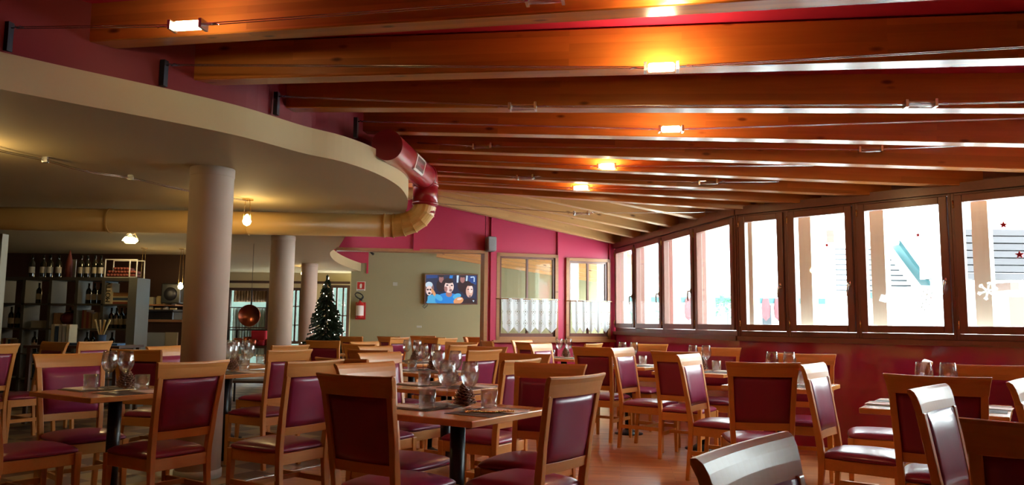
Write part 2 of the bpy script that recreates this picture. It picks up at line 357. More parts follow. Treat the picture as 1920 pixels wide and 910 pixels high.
# ------------------------------------------------------------------ soffit (low ceiling of the left room) and its curved edge
CURVE_PX = [(0, 167), (127, 192), (260, 217), (353, 235), (460, 258), (567, 287), (640, 303), (700, 323), (743, 346), (761, 366), (764.5, 383), (753, 403)]
ZF = 2.4
cv = [atz(px, py, ZF) for px, py in CURVE_PX]
print('CV', cv)
_t = (cv[0] - cv[1]).normalized(); first = []
for _k in range(10, 0, -1):
    _s = _k * 0.8; _n = Vector((_t.y, -_t.x, 0)); first.append(cv[0] + _t * _s + _n * (-0.012 * _s * _s))
first[0] = Vector((-14.0, -0.6, ZF)) if False else first[0]
mid = [Vector((-1.75, 9.6, ZF)), atz(655, 447, ZF), atz(636, 463, ZF), atz(619, 474, ZF), atz(626, 488, ZF), atz(646, 499, ZF), atz(676, 509, ZF), Vector((-3.50, 18.5, ZF))]
curve = catmull(first + cv + mid, 5)
def curve_d(px):
    best = min((abs(proj(p)[0] - px), p.y) for p in curve if p.y > 1 and p.y < 8.2); return best[1]
_vis = {0: 205, 1: 405, 2: 580}
RL = []
for ri, (a, b, pxl, dl) in enumerate(RAFT):
    if ri in _vis: pxl = _vis[ri]; dl = curve_d(pxl) + 0.03
    n = ray(*a).cross(ray(*b)).normalized()
    # right end on wall B
    base = pB0 + Vector((0, 0, ZB + 0.07)); t = (EYE - base).dot(n) / dirB.dot(n)
    if not (-0.2 <= t <= 9.0): tt = 9.0; z = None; P = pB0 + dirB * tt; P.z = (EYE.z * n.z - n.x * (P.x - EYE.x) - n.y * (P.y - EYE.y)) / n.z
    else: P = base + dirB * t
    pyl = a[1] + (b[1] - a[1]) / (b[0] - a[0]) * (pxl - a[0])
    L = aty(pxl, pyl, dl)
    RL.append((L, P)); print('R', L, P, round(t, 2), proj(P))

soff = bm_new(); inner = [(p.x, p.y) for p in curve]
print('first', first[0]); poly = inner + [(-3.6, 19.6), (-14, 19.6), (-14, -2.65), (first[0].x, -2.65)]
prism(soff, poly, ZF, ZF + 0.20)
for f in soff.faces:
    if abs(f.normal.z) < 0.5: f.material_index = 1
soffo = obj('ceiling', soff, None, mats=[M['soffit'], M['cream']]); tag(soffo, 'low tan ceiling slab with a long curved cream edge over the left room', 'ceiling', kind='structure')
# red upstand behind the cream edge
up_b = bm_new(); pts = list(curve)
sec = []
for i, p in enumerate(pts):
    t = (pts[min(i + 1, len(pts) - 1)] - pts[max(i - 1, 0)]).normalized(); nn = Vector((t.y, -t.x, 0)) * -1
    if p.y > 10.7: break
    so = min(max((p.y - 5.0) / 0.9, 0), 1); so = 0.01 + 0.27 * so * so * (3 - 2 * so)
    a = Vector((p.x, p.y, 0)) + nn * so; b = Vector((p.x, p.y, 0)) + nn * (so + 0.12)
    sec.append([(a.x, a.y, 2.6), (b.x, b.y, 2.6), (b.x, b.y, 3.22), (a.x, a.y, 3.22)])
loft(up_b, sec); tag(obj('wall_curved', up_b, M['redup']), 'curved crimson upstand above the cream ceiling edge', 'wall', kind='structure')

# ------------------------------------------------------------------ floors and plain room shell
fl = bm_new(); prism(fl, [(-3.2, -2.6), (9.2, -2.6), (9.2, 1.7), (pB0.x + 0.25, pB0.y + 0.1), (pA0.x + 0.2, pA0.y), (3.4, 18.6), (-4.2, 18.6), (-3.1, 13), (-2.4, 9.5)], -0.12, 0)
edge = [(440, 905), (500, 893), (560, 880), (625, 866)]
ew = [atz(a, b, 0) for a, b in edge]
wl = [Vector((-5.5, 0.5, 0)), Vector((-3.4, 3.6, 0))] + ew + [Vector((-1.35, 7.6, 0)), Vector((-1.45, 9.2, 0)), Vector((-2.6, 11.4, 0)), Vector((-4.2, 18.6, 0))]
wl = catmull(wl, 5)
fl.free(); fl = bm_new()
prism(fl, [(p.x, p.y) for p in wl] + [(2.5, 18.6), (1.74, 12.3), (pB0.x + 0.12, pB0.y + 0.1), (9.1, 1.8), (9.1, -2.6), (-5.5, -2.6)], -0.12, 0)
tag(obj('floor', fl, M['floor']), 'orange brown plank floor of the window side of the room', 'floor', kind='structure')
ft = bm_new(); prism(ft, [(-5.5, -2.6), (-14, -2.6), (-14, 19.6), (-4.2, 19.6)] + [(p.x, p.y) for p in reversed(wl)], -0.12, 0.0)
tag(obj('floor', ft, M['tile']), 'two tone tile floor of the dim left side of the room', 'floor', kind='structure')
bmx = bm_new(); sec = []
for i, p in enumerate(wl):
    t = (wl[min(i + 1, len(wl) - 1)] - wl[max(i - 1, 0)]).normalized(); nn = Vector((t.y, -t.x, 0))
    a = p - nn * 0.02; b = p + nn * 0.02; sec.append([(a.x, a.y, -0.01), (b.x, b.y, -0.01), (b.x, b.y, 0.004), (a.x, a.y, 0.004)])
loft(bmx, sec); tag(obj('trim_1', bmx, M['steel']), 'thin metal strip where the plank floor meets the tiles', 'trim', kind='structure')
w = bm_new(); box(w, -14.2, -14, -2.8, 19.8, 0, 3.4); tag(obj('wall_left', w, M['barwall']), 'dark wall at the far left side', 'wall', kind='structure')
w = bm_new(); box(w, -14, 9.1, -2.8, -2.6, 0, 3.4); tag(obj('wall_rear', w, plain('tan_rear_plaster', (0.16, 0.11, 0.075), 0.8)), 'tan wall behind the camera', 'wall', kind='structure')
w = bm_new(); box(w, 9.1, 9.3, -2.8, 1.8, 0, 3.4); tag(obj('wall_right', w, M['red']), 'crimson side wall out of view to the right', 'wall', kind='structure')

# ------------------------------------------------------------------ rafters
def rafter(L, P, wd_, h, mat, label, extL=0.0, extR=0.42):
    ex = (P - L).normalized(); ey = Vector((0, 0, 1)).cross(ex).normalized()
    if ey.y < 0: ey = -ey
    ez = ex.cross(ey)
    if ez.z < 0: ez = -ez
    ln = (P - L).length; b = bm_new(); box(b, -extL, ln + extR, -wd_, 0, 0, h)
    bmesh.ops.bevel(b, geom=[e for e in b.edges if abs((e.verts[0].co - e.verts[1].co).x) > 1], offset=0.006, segments=1, affect='EDGES')
    o = obj('rafter', b, mat); o.matrix_world = Matrix(((ex.x, ey.x, ez.x, L.x), (ex.y, ey.y, ez.y, L.y), (ex.z, ey.z, ez.z, L.z), (0, 0, 0, 1)))
    tag(o, label, 'roof rafter', 'wooden roof rafters', 'structure'); return o
HR = 0.24
ords = ['nearest', 'second nearest', 'third nearest', 'fourth nearest', 'fifth nearest', 'sixth nearest', 'seventh nearest', 'eighth nearest', 'ninth nearest']
EXT = [1.0, 0.6, 0.4, 0.3, 0.35, 0.45, 0.5, 0.5, 0.5]
for i, (L, P) in enumerate(RL):
    rafter(L, P, 0.13, HR, M['beam'], 'honey coloured rafter, %s of the long ones above the tables' % ords[i], EXT[i])
for i, (L, P) in enumerate([(Vector((-3.0, 2.9, 2.66)), Vector((8.6, 0.60, 2.6))), (Vector((-4.6, 2.0, 2.66)), Vector((8.6, -0.65, 2.6)))]):
    rafter(L, P, 0.13, HR, M['beam'], ['honey coloured rafter overhead just outside the view', 'honey coloured rafter behind the camera'][i])
L8, P8 = RL[8]
n8 = (P8 - L8).cross(Vector((0, 0, 1))).normalized()
JK = [((1141, 380.5), (1311, 414.2), None), ((935, 361), (1265, 429), None), ((842, 362), (1229, 440), 9.75), ((800, 363), (1199, 450), 10.5), ((800, 381), (1163, 461), 11.0)]
JL = []
for i, (a, b, d) in enumerate(JK):
    n = ray(*a).cross(ray(*b)).normalized(); base = pA1 + Vector((0, 0, ZB + 0.07)); t = (EYE - base).dot(n) / dirA.dot(n); P = base + dirA * t
    L = onplane(a[0], a[1], L8, n8) if d is None else aty(a[0], a[1], d)
    JL.append((L, P)); print('J', L, P, proj(P))
    rafter(L, P, 0.10, 0.22, M['jack'], 'pale knotty short rafter, %s of five over the far corner' % ['first', 'second', 'third', 'fourth', 'last'][i], 0.0 if d is None else 0.45)
# crimson ceiling boards above the rafters
cb = bm_new(); tops = [(L + Vector((-0.5, 0.1, HR)), P + Vector((0.1, 0, HR))) for L, P in RL]
tops = [(Vector((-14, -2.7, 2.95)), Vector((9.2, -2.7, 2.85))), (Vector((-4.6, 2.0, 2.92)), Vector((9.2, 0.55, 2.84)))] + tops
for (a, b), (c, d) in zip(tops, tops[1:]):
    slab(cb, [a, b, d, c], (0, 0, 0.03))
tag(obj('ceiling', cb, M['red']), 'crimson boarding between and above the long rafters', 'ceiling', kind='structure')
redL = Vector((-2.6, 10.75, 3.2))
cb = bm_new(); jt = [(L8 + Vector((-0.5, 0.1, HR)), P8 + Vector((0.1, 0, HR)))]
e1 = pA0 + Vector((0.1, 0.1, ZB + 0.29)); slab(cb, [L8 + Vector((-0.5, 0.1, HR)), P8 + Vector((0.1, 0, HR)), e1, Vector((-1.2, 11.35, 3.12))], (0, 0, 0.03))
slab(cb, [L8 + Vector((-0.5, 0.1, HR)), Vector((-1.2, 11.35, 3.12)), Vector((-3.2, 10.7, 3.24)), Vector((-3.0, 7.5, 3.24))], (0, 0, 0.03))
slab(cb, [(-14, 7.0, 3.30), (-0.6, 9.3, 3.30), (-0.6, 19.7, 3.30), (-14, 19.7, 3.30)], (0, 0, .05)); slab(cb, [(-14, 7.0, 3.30), (-3.0, 7.5, 3.30), (-3.0, 7.5, 3.2), (-14, 7.0, 3.2)], (0, .05, 0))
tag(obj('ceiling', cb, M['jack']), 'pale boarding above the short rafters in the far corner', 'ceiling', kind='structure')

# ------------------------------------------------------------------ far crimson gable wall with the opening and two curtained windows
wn_dir = Vector((-2.94, -1, 0)).normalized(); nW = Vector((wn_dir.y, -wn_dir.x, 0))
if nW.dot(-pA0) < 0: nW = -nW
def onW(px, py, off=0.0): return onplane(px, py, pA0 + nW * off, nW)
def wall_poly(bm, pix, off, th, mi=0):
    slab(bm, [onW(a, b, off) for a, b in pix], -nW * th, mi)
ztop = lambda px: 372 + (px - 820) * 0.2785
w = bm_new()
wall_poly(w, [(634, 466), (910, 471), (910, 340), (690, 300), (664, 420)], 0, 0.14)          # above the opening
wall_poly(w, [(911, 700), (930, 700), (930, 340), (911, 340)], 0, 0.14)
wall_poly(w, [(930, 476.5), (1043, 478.5), (1043, 380), (930, 340)], 0, 0.14)
wall_poly(w, [(1043, 700), (1061, 700), (1061, 385), (1043, 380)], 0, 0.14)
wall_poly(w, [(1061, 483), (1141, 487), (1141, 400), (1061, 385)], 0, 0.14)
wall_poly(w, [(1141, 700), (1158, 700), (1158, 410), (1141, 400)], 0, 0.14)
wall_poly(w, [(930, 700), (1043, 700), (1043, 636), (930, 636)], 0, 0.14)
wall_poly(w, [(1061, 700), (1141, 700), (1141, 636), (1061, 636)], 0, 0.14)
tag(obj('wall_back', w, M['red']), 'crimson gable wall at the end of the window side', 'wall', kind='structure')
def onWz(px, z, off=0.0):
    p = onW(px, 606, off); return Vector((p.x, p.y, z))
w = bm_new()
for px, wd_ in ((778, 12), (925, 12), (1050, 9), (1148, 9)):
    zb = 0 if px > 800 else onW(px, 470).z
    zt = 3.1 if px < 1000 else (2.95 if px < 1100 else 2.6)
    slab(w, [onWz(px - wd_ / 2, zb, 0.035), onWz(px + wd_ / 2, zb, 0.035), onWz(px + wd_ / 2, zt, 0.035), onWz(px - wd_ / 2, zt, 0.035)], -nW * 0.04)
tag(obj('trim_2', w, M['red']), 'slim crimson cover strips on the far gable wall', 'trim', kind='structure')
w = bm_new()
slab(w, [onW(632, 464, 0.03), onW(912, 469.5, 0.03), onW(912, 475.5, 0.03), onW(632, 469.5, 0.03)], -nW * 0.2)
zt = onW(912, 470).z; slab(w, [onWz(907, 0, 0.03), onWz(913.5, 0, 0.03), onWz(913.5, zt, 0.03), onWz(907, zt, 0.03)], -nW * 0.2)
tag(obj('trim_3', w, M['trimwood']), 'wooden lintel and post framing the wide opening', 'trim', kind='structure')

def back_window(n, x0, x1, ytl, ytr, ybl, ybr, label, clabel):
    zt = (onW(x0, ytl).z + onW(x1, ytr).z) / 2; zb = (onW(x0, ybl).z + onW(x1, ybr).z) / 2
    A = onWz(x0, 0); B = onWz(x1, 0); wd_ = (B - A).length; ux = (B - A).normalized()
    ang = math.atan2(ux.y, ux.x)
    root = empty('window_%d' % n, (A.x, A.y, zb), ang, label, 'window', None, 'structure')
    h = zt - zb; f = 0.05
    b = bm_new(); box(b, 0, wd_, -0.04, 0.12, h - f, h); box(b, 0, f, -0.04, 0.12, 0, h); box(b, wd_ - f, wd_, -0.04, 0.12, 0, h); box(b, 0, wd_, -0.04, 0.12, 0, f)
    obj('window_frame', b, M['trimwood'], root)
    b = bm_new(); zm = h * 0.47; box(b, wd_ / 2 - .014, wd_ / 2 + .014, -0.01, 0.03, f, h - f); box(b, f, wd_ - f, -0.01, 0.03, zm - .014, zm + .014)
    box(b, f, f + .03, -0.015, 0.03, f, h - f); box(b, wd_ - f - .03, wd_ - f, -0.015, 0.03, f, h - f); box(b, f, wd_ - f, -.015, .03, h - f - .03, h - f); box(b, f, wd_ - f, -.015, .03, f, f + .05)
    obj('window_sash', b, M['darkwood'], root)
    b = bm_new(); box(b, -0.06, wd_ + 0.06, -0.10, 0.0, -0.035, 0.0); obj('window_sill', b, M['trimwood'], root)
    b = bm_new(); box(b, f, wd_ - f, 0.005, 0.010, f, h - f); obj('window_pane', b, M['pane'], root)
    # lace curtain
    zc = h * 0.53 - 0.02; c = empty('lace_curtain', (A.x, A.y, zb), ang, clabel, 'curtain', 'lace cafe curtains on the far wall')
    b = bm_new(); tube(b, [(-0.02, -0.062, zm), (wd_ + 0.02, -0.062, zm)], 0.006, 8); obj('curtain_rod', b, M['brass'], c, smooth=True)
    b = bm_new(); nx = 84; x0_, x1_ = 0.07, wd_ - 0.02; nz = 22; nt = 5; grid = []
    for i in range(nx + 1):
        u = i / nx; x = x0_ + (x1_ - x0_) * u; tri = abs(((u * nt) % 1) - 0.5) * 2      # 1 at edges, 0 at middle
        bot = 0.10 + tri * 0.09; y = -0.062 + 0.008 * math.sin(u * 31) + 0.003 * math.sin(u * 67 + 1)
        xs = x + 0.02 * (0.5 - u) * 2; col = []
        for k in range(nz + 1):
            v = k / nz; z = zm + 0.012 + (bot - zm - 0.012) * v; xx = x + (xs - x) * v
            col.append(b.verts.new((xx, y - 0.002 * v, z)))
        grid.append(col)
    for i in range(nx):
        for k in range(nz): b.faces.new((grid[i][k], grid[i + 1][k], grid[i + 1][k + 1], grid[i][k + 1]))
    o = obj('curtain_cloth', b, M['lace'], c, smooth=True); s = o.modifiers.new('th', 'SOLIDIFY'); s.thickness = 0.0015
    return root
back_window(9, 929, 1045, 474.5, 478, 638, 638, 'wide brown four pane window beside the opening', 'wider white lace curtain with diamond pattern and zigzag hem')
back_window(10, 1060, 1143, 482.8, 487.5, 637.5, 637.5, 'narrower brown four pane window next to the corner', 'narrower bluish white lace curtain on the corner side window')

# loudspeaker on the strip
p = onW(921, 458, 0.14); sp = empty('loudspeaker', (p.x, p.y, p.z - 0.11), math.atan2(-wn_dir.y, -wn_dir.x), 'small grey wall loudspeaker on the crimson strip beside the opening', 'loudspeaker')
b = bm_new(); box(b, -0.072, 0.072, -0.06, 0.10, 0, 0.225); obj('housing', b, plain('grey_speaker_plastic', (0.22, 0.21, 0.22), 0.5), sp, bevel=0.025)
b = bm_new(); box(b, -0.058, 0.058, -0.068, -0.058, 0.015, 0.21); obj('grille', b, plain('speaker_grille', (0.28, 0.27, 0.28), 0.6, 0, 0.3, 90), sp, bevel=0.004)
b = bm_new(); box(b, -0.02, 0.02, 0.08, 0.12, 0.08, 0.14); obj('bracket', b, M['darksteel'], sp)

# ------------------------------------------------------------------ window wall (segments A and B)
def seg_frame(P, d, n):     # local x along the wall to the right of view, y outward
    ux = d; ang = math.atan2(ux.y, ux.x); return ang
def low_wall(name, P0, P1, n, label, zt, mat):
    a = Vector((P0.x, P0.y, 0)); c = Vector((P1.x, P1.y, 0)); b = bm_new()
    slab(b, [a, c, c + Vector((0, 0, zt)), a + Vector((0, 0, zt))], -n * 0.16); return tag(obj(name, b, mat), label, 'wall', kind='structure')
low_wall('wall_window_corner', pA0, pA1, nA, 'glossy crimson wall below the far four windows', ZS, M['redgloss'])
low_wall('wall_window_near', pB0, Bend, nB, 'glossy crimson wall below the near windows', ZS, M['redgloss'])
for P0, P1, n, k in ((pA0 + Vector((0, 0.3, 0)), pA1, nA, 1), (pB0, Bend, nB, 2)):
    b = bm_new(); a = Vector((P0.x, P0.y, -.3)) - n * .165; c = Vector((P1.x, P1.y, -.3)) - n * .165; slab(b, [a, c, c + Vector((0, 0, ZS + .28)), a + Vector((0, 0, ZS + .28))], -n * .03)
    tag(obj('wall_bounce_panel', b, M['extwhite']), 'added white outer panel keeping red bounce off the posts, part %d' % k, 'wall', kind='structure')  # unseen white panel added so the red wall doesn't tint the posts
def beam(name, P0, P1, n, z0, z1, t0, t1, label, mat):
    a = Vector((P0.x, P0.y, z0)); c = Vector((P1.x, P1.y, z0)); b = bm_new()
    q0 = a + n * t0; q1 = c + n * t0; slab(b, [q0, q1, q1 + Vector((0, 0, z1 - z0)), q0 + Vector((0, 0, z1 - z0))], -n * (t0 + t1)); return tag(obj(name, b, mat), label, 'trim', kind='structure')
beam('trim_4', pA0, pA1, nA, ZB, ZB + 0.085, 0.035, 0.14, 'brown head beam over the far four windows', M['darkwoodh'])
beam('trim_5', pB0, Bend, nB, ZB, ZB + 0.085, 0.035, 0.14, 'brown head beam over the near windows', M['darkwoodh'])
beam('trim_6', pA0, pA1, nA, ZS - 0.005, ZS + 0.045, 0.045, 0.16, 'brown sill board under the far four windows', M['darkwoodh'])
beam('trim_7', pB0, Bend, nB, ZS - 0.005, ZS + 0.045, 0.045, 0.16, 'brown sill board under the near windows', M['darkwoodh'])
for P0, P1, n, nm in ((pA0, pA1, nA, 'corner'), (pB0, Bend, nB, 'near')):
    a = Vector((P0.x, P0.y, ZB + 0.085)) - n * 0.06; c = Vector((P1.x, P1.y, ZB + 0.085)) - n * 0.06; b = bm_new()
    slab(b, [a, c, c + Vector((0, 0, 0.45)), a + Vector((0, 0, 0.45))], -n * 0.06); tag(obj('wall_above_%s' % nm, b, M['darkwoodh']), 'brown boarding between rafters above the windows, ' + nm + ' part', 'wall', kind='structure')
z0w, z1w = ZS + 0.045, ZB
def star(bm, cx, cz, r, y, pts=5):
    v = []
    for k in range(pts * 2):
        a = PI / 2 + k * PI / pts; rr = r if k % 2 == 0 else r * 0.42; v.append(Vector((cx + rr * math.cos(a), y, cz + rr * math.sin(a))))
    slab(bm, v, (0, -0.003, 0))
def casement(n, a, c, nrm, handle, label, gl=(0.075, 0.075)):
    """a, c: bottom points left and right on the inner wall plane"""
    ux = (c - a).normalized(); ang = math.atan2(ux.y, ux.x); wd_ = (c - a).length; h = z1w - z0w
    root = empty('window_%d' % n, (a.x, a.y, z0w), ang, label, 'window', None, 'structure')
    b = bm_new(); f = 0.026
    box(b, 0, f, -0.005, 0.13, 0, h); box(b, wd_ - f, wd_, -0.005, 0.13, 0, h); box(b, f, wd_ - f, -0.005, 0.13, 0, 0.055); box(b, f, wd_ - f, -0.005, 0.13, h - 0.02, h)
    obj('window_frame', b, M['darkwood'], root, bevel=0.003)
    b = bm_new(); s = 0.068; g0, g1 = f + 0.002, wd_ - f - 0.002; zb_, zt_ = 0.058, h - 0.022
    box(b, g0, g0 + s, -0.03, 0.045, zb_, zt_); box(b, g1 - s, g1, -0.03, 0.045, zb_, zt_); box(b, g0 + s, g1 - s, -0.03, 0.045, zb_, zb_ + s); box(b, g0 + s, g1 - s, -0.03, 0.045, zt_ - s, zt_)
    obj('window_sash', b, M['darkwood'], root, bevel=0.006)
    b = bm_new(); box(b, g0 + s - .004, g1 - s + .004, 0.004, 0.010, zb_ + s - .004, zt_ - s + .004); obj('window_pane', b, M['pane'], root)
    if handle:
        hx = g1 - s / 2 if handle > 0 else g0 + s / 2; hz_ = h * 0.40
        b = bm_new(); box(b, hx - .012, hx + .012, -.045, -.03, hz_ - .03, hz_ + .03)
        tube(b, [(hx, -.045, hz_), (hx, -.075, hz_), (hx, -.08, hz_ - .02), (hx - .01, -.078, hz_ - .08), (hx - .012, -.07, hz_ - .12)], [.009, .010, .010, .009, .007], 8)
        obj('window_handle', b, M['steel'], root, smooth=True)
    for zz in (0.10, h - 0.14):
        b = bm_new(); tube(b, [(g0 - .002 if handle >= 0 else g1 + .002, -.034, zz), (g0 - .002 if handle >= 0 else g1 + .002, -.034, zz + .07)], 0.007, 8); obj('window_hinge', b, M['brass'], root, smooth=True)
    return root, wd_, h
bA = [1154.5, 1192.6, 1244.4, 1305.7, 1383]
lab = ['farthest narrow casement window in the corner', 'second casement window from the far corner', 'third casement window from the far corner', 'fourth casement window, last before the wall bends']
for i in range(4):
    casement(i + 1, onA(bA[i]), onA(bA[i + 1]), nA, 1 if i < 3 else 0, lab[i])
bB = [1387, 1479, 1611, 1794]
sB = [(onB(x) - pB0).dot(dirB) for x in bB]; last = sB[-1]; step = 0.98
while last + step < sB[3] + 4.3: last += step; sB.append(last)
lab = ['casement window just right of the bend, pale post behind', 'casement window with the hanging red star', 'large casement window showing a snowy gable and dark handle', 'right edge casement window showing weathered timber siding',
       'casement window out of view on the right', 'next casement window out of view on the right', 'further casement window out of view to the right', 'casement window beside the camera on the right', 'casement window nearest the right wall end', 'last casement window at the right wall end', 'extra casement window']
WB = []
for i in range(len(sB) - 1):
    a = pB0 + dirB * sB[i]; c = pB0 + dirB * sB[i + 1]
    WB.append(casement(i + 5, Vector((a.x, a.y, 0)), Vector((c.x, c.y, 0)), nB, 1 if i == 2 else (0 if i == 3 else 1), lab[min(i, 10)]))
wq = pB0 + dirB * sB[-1]; b = bm_new(); slab(b, [Vector((wq.x, wq.y, z0w)), Vector((Bend.x, Bend.y, z0w)), Vector((Bend.x, Bend.y, z1w)), Vector((wq.x, wq.y, z1w))], -nB * .14)
tag(obj('wall_window_end', b, M['red']), 'solid crimson wall piece beyond the last window, out of view', 'wall', kind='structure')
# corner post where the two wall parts meet
b = bm_new(); q = pB0; prism(b, [(q.x - .0, q.y - .02), (q.x + .0, q.y + .03), (q.x + .05, q.y + .04), (q.x + .05, q.y + .0)], z0w, z1w); tag(obj('trim_8', b, M['darkwood']), 'brown post where the window wall bends', 'trim', kind='structure')
# stickers on the panes
def on_pane(px, py): return onplane(px, py, pB0 - nB * 0.001, nB)
for (px, py, r, lb) in ((1551, 460, .026, 'red star hung in the second near window'), (1722, 441, .024, 'small red star hung high in the large window'), (1882, 422, .034, 'upper red star hung in the right edge window'), (1912, 478, .036, 'lower red star hung in the right edge window')):
    p = on_pane(px, py); b = bm_new(); star(b, 0, 0, r, 0); o = obj('star_ornament', b, M['redfelt'], loc=p + nB * 0.008, rot=(0, 0, math.atan2(dirB.y, dirB.x))); tag(o, lb, 'star ornament', 'red felt stars on the panes')
def flake(px, py, r, lb):
    p = on_pane(px, py); b = bm_new()
    for k in range(3):
        a = k * PI / 3 + 0.3; dx, dz = math.cos(a) * r, math.sin(a) * r; tube(b, [(-dx, 0, -dz), (dx, 0, dz)], r * 0.10, 5)
        for s in (-1, 1):
            for t in (-.5, .5):
                c0 = Vector((dx * s * .6, 0, dz * s * .6)); a2 = a + t; tube(b, [c0, c0 + Vector((math.cos(a2) * r * .35 * s, 0, math.sin(a2) * r * .35 * s))], r * 0.08, 5)
    o = obj('snowflake_sticker', b, M['film'], loc=p + nB * 0.008, rot=(0, 0, math.atan2(dirB.y, dirB.x))); tag(o, lb, 'window sticker', 'white stickers on the panes')
flake(1739, 553, .06, 'white snowflake sticker low in the large window'); flake(1852, 546, .08, 'white snowflake sticker low in the right edge window')
flake(1736, 574, .045, 'smaller white snowflake sticker under the other in the large window')
for (px, py, lb) in ((1657, 560, 'white card sticker lower left in large window'), (1669, 550, 'white card sticker upper right of its twin, large window')):
    p = on_pane(px, py); b = bm_new(); r = .035; slab(b, [(-r, 0, -r * .8), (r * .8, 0, -r), (r, 0, r * .9), (-r * .7, 0, r)], (0, -.003, 0)); o = obj('card_sticker', b, M['film'], loc=p + nB * 0.008, rot=(0, 0.2, math.atan2(dirB.y, dirB.x))); tag(o, lb, 'window sticker', 'white stickers on the panes')

# ------------------------------------------------------------------ columns
colp = [((408 + 345) / 2 - 1, 6.05, 'thick near column beside the dim table'), (523, 10.9, 'middle column behind the chairs'), (576, 16.2, 'farthest slim looking column beside the fir tree')]
for i, (px, d, lb) in enumerate(colp):
    p = aty([391, 525, 577][i], 605, d) if i else aty(384.5, 605, d)
    root = empty('column', (p.x, p.y, 0), 0, lb, 'column', 'round blush columns', 'structure')
    b = bm_new(); lathe(b, [(0, 0), (0.166, 0), (0.166, 2.34)], 40); lathe(b, [(0.166, 2.34), (0, 2.34)], 40); obj('shaft', b, M['column'], root, smooth=True)
    b = bm_new(); lathe(b, [(0.166, 2.33), (0.170, 2.335), (0.170, 2.4), (0.0, 2.4)], 40); obj('collar', b, M['column'], root, smooth=True)
    b = bm_new(); lathe(b, [(0.0, 0.001), (0.175, 0.001), (0.175, 0.06), (0.166, 0.065)], 40); obj('base_ring', b, M['greywhite'], root, smooth=True)

# ------------------------------------------------------------------ ducts
zc = 2.245; RD = 0.125
yA = Vector((-8.5, 7.05, zc)); pm = atz(0, 410, zc); pe = aty(738, 427, 8.35); pe.z = zc
dd = (pe - Vector((pm.x, pm.y, zc))).normalized(); yA = pe - dd * 8.2
root = empty('ceiling_air_duct', (pe.x, pe.y, 0), 0, 'long cream round duct hung below the tan ceiling, bending up at its right end', 'air duct')
def rel(o, r): o.location = Vector(o.location) - Vector(r.location); return o
P_ = [yA, pe]
b = bm_new(); tube(b, P_, RD, 32); rel(obj('pipe', b, M['duct'], root, smooth=True), root)
up_p = aty(797, 390, 8.33); up_p.z = 2.40
E = []; c0 = Vector((pe.x + 0.02, pe.y, zc)); R_ = up_p.x - pe.x
for k in range(6):
    a = k / 5 * PI / 2; E.append(Vector((pe.x + R_ * math.sin(a), pe.y + (up_p.y - pe.y) * math.sin(a), zc + 0.23 * (1 - math.cos(a)))))
b = bm_new(); tube(b, E, RD * 1.005, 24); o = rel(obj('elbow', b, M['duct'], root), root)
for q in [pe - dd * s for s in (0.0, 0.10)] + [aty(455, 418, 8.0), aty(163, 405, 7.6)]:
    t = (q - yA).dot(dd); c = yA + dd * t; b = bm_new(); tube(b, [c - dd * .008, c + dd * .008], RD + 0.008, 32); rel(obj('joint_ring', b, M['duct'], root, smooth=False), root)
for k in (1, 2, 3, 4):
    t = (E[k + 1] - E[k - 1]).normalized(); b = bm_new(); tube(b, [E[k] - t * .004, E[k] + t * .004], RD + 0.006, 24); rel(obj('joint_ring', b, M['duct'], root), root)
# red duct
root = empty('red_air_duct', (up_p.x, up_p.y, 0), 0, 'glossy red round duct rising from the cream elbow and lying along the ceiling edge', 'air duct')
top = aty(800, 333, 8.33); endp = aty(726, 272, 6.15); top.x = up_p.x; dz = (endp - top).normalized()
b = bm_new(); tube(b, [Vector((up_p.x, up_p.y, 2.47)), Vector((top.x, top.y, top.z - 0.07))], 0.136, 36); rel(obj('riser', b, M['redduct'], root, smooth=True), root)
b = bm_new(); tube(b, [Vector((up_p.x, up_p.y, 2.38)), Vector((top.x, top.y, 2.50))], 0.112, 36); rel(obj('inner_collar', b, M['redduct'], root, smooth=True), root)
for zz in (2.475, top.z - 0.10):
    b = bm_new(); tube(b, [Vector((up_p.x, up_p.y, zz)), Vector((up_p.x, up_p.y, zz + 0.022))], 0.144, 36); rel(obj('joint_ring', b, M['redduct'], root, smooth=True), root)
b = bm_new(); el = [Vector((top.x, top.y, top.z - 0.09)), Vector((top.x, top.y, top.z - .02)) + dz * 0.01, top + dz * 0.07 + Vector((0, 0, .015)), top + dz * 0.17]
tube(b, el, 0.136, 36); rel(obj('elbow', b, M['redduct'], root, smooth=True), root)
b = bm_new(); tube(b, [top + dz * 0.16, endp], [0.134, 0.125], 40, cap=False); rel(obj('pipe', b, M['redduct'], root, smooth=True), root)
b = bm_new(); tube(b, [top + dz * 0.17, top + dz * 0.19], 0.143, 40); rel(obj('joint_ring', b, M['redduct'], root, smooth=True), root)
b = bm_new(); tube(b, [endp - dz * 0.004, endp + dz * 0.008], 0.127, 40); rel(obj('end_cap', b, plain('matte_red_cap', (0.20, 0.006, 0.014), 0.6), root), root)
gm = top.lerp(endp, 0.55); side = Vector((0, 0, 1)).cross(dz).normalized()
if side.x < 0: side = -side
upv = (side * 0.93 - Vector((0, 0, 0.22))).normalized(); tn = dz.cross(upv).normalized()
gr = bm_new(); hl, hw = 0.26, 0.075
def gp(u, v, w_): return gm + dz * u + tn * v + upv * (math.sqrt(max(0.133 ** 2 - v * v, 0)) + w_)
for (u0, u1, v0, v1) in ((-hl, hl, -hw, -hw + .018), (-hl, hl, hw - .018, hw), (-hl, -hl + .03, -hw + .018, hw - .018), (hl - .03, hl, -hw + .018, hw - .018)):
    slab(gr, [gp(u0, v0, 0.0), gp(u1, v0, 0.0), gp(u1, v1, 0.0), gp(u0, v1, 0.0)], upv * 0.012)
g = rel(obj('vent_grille', gr, M['white'], root), root); g['label'] = 'white rectangular vent frame with grey louvres'
gr = bm_new()
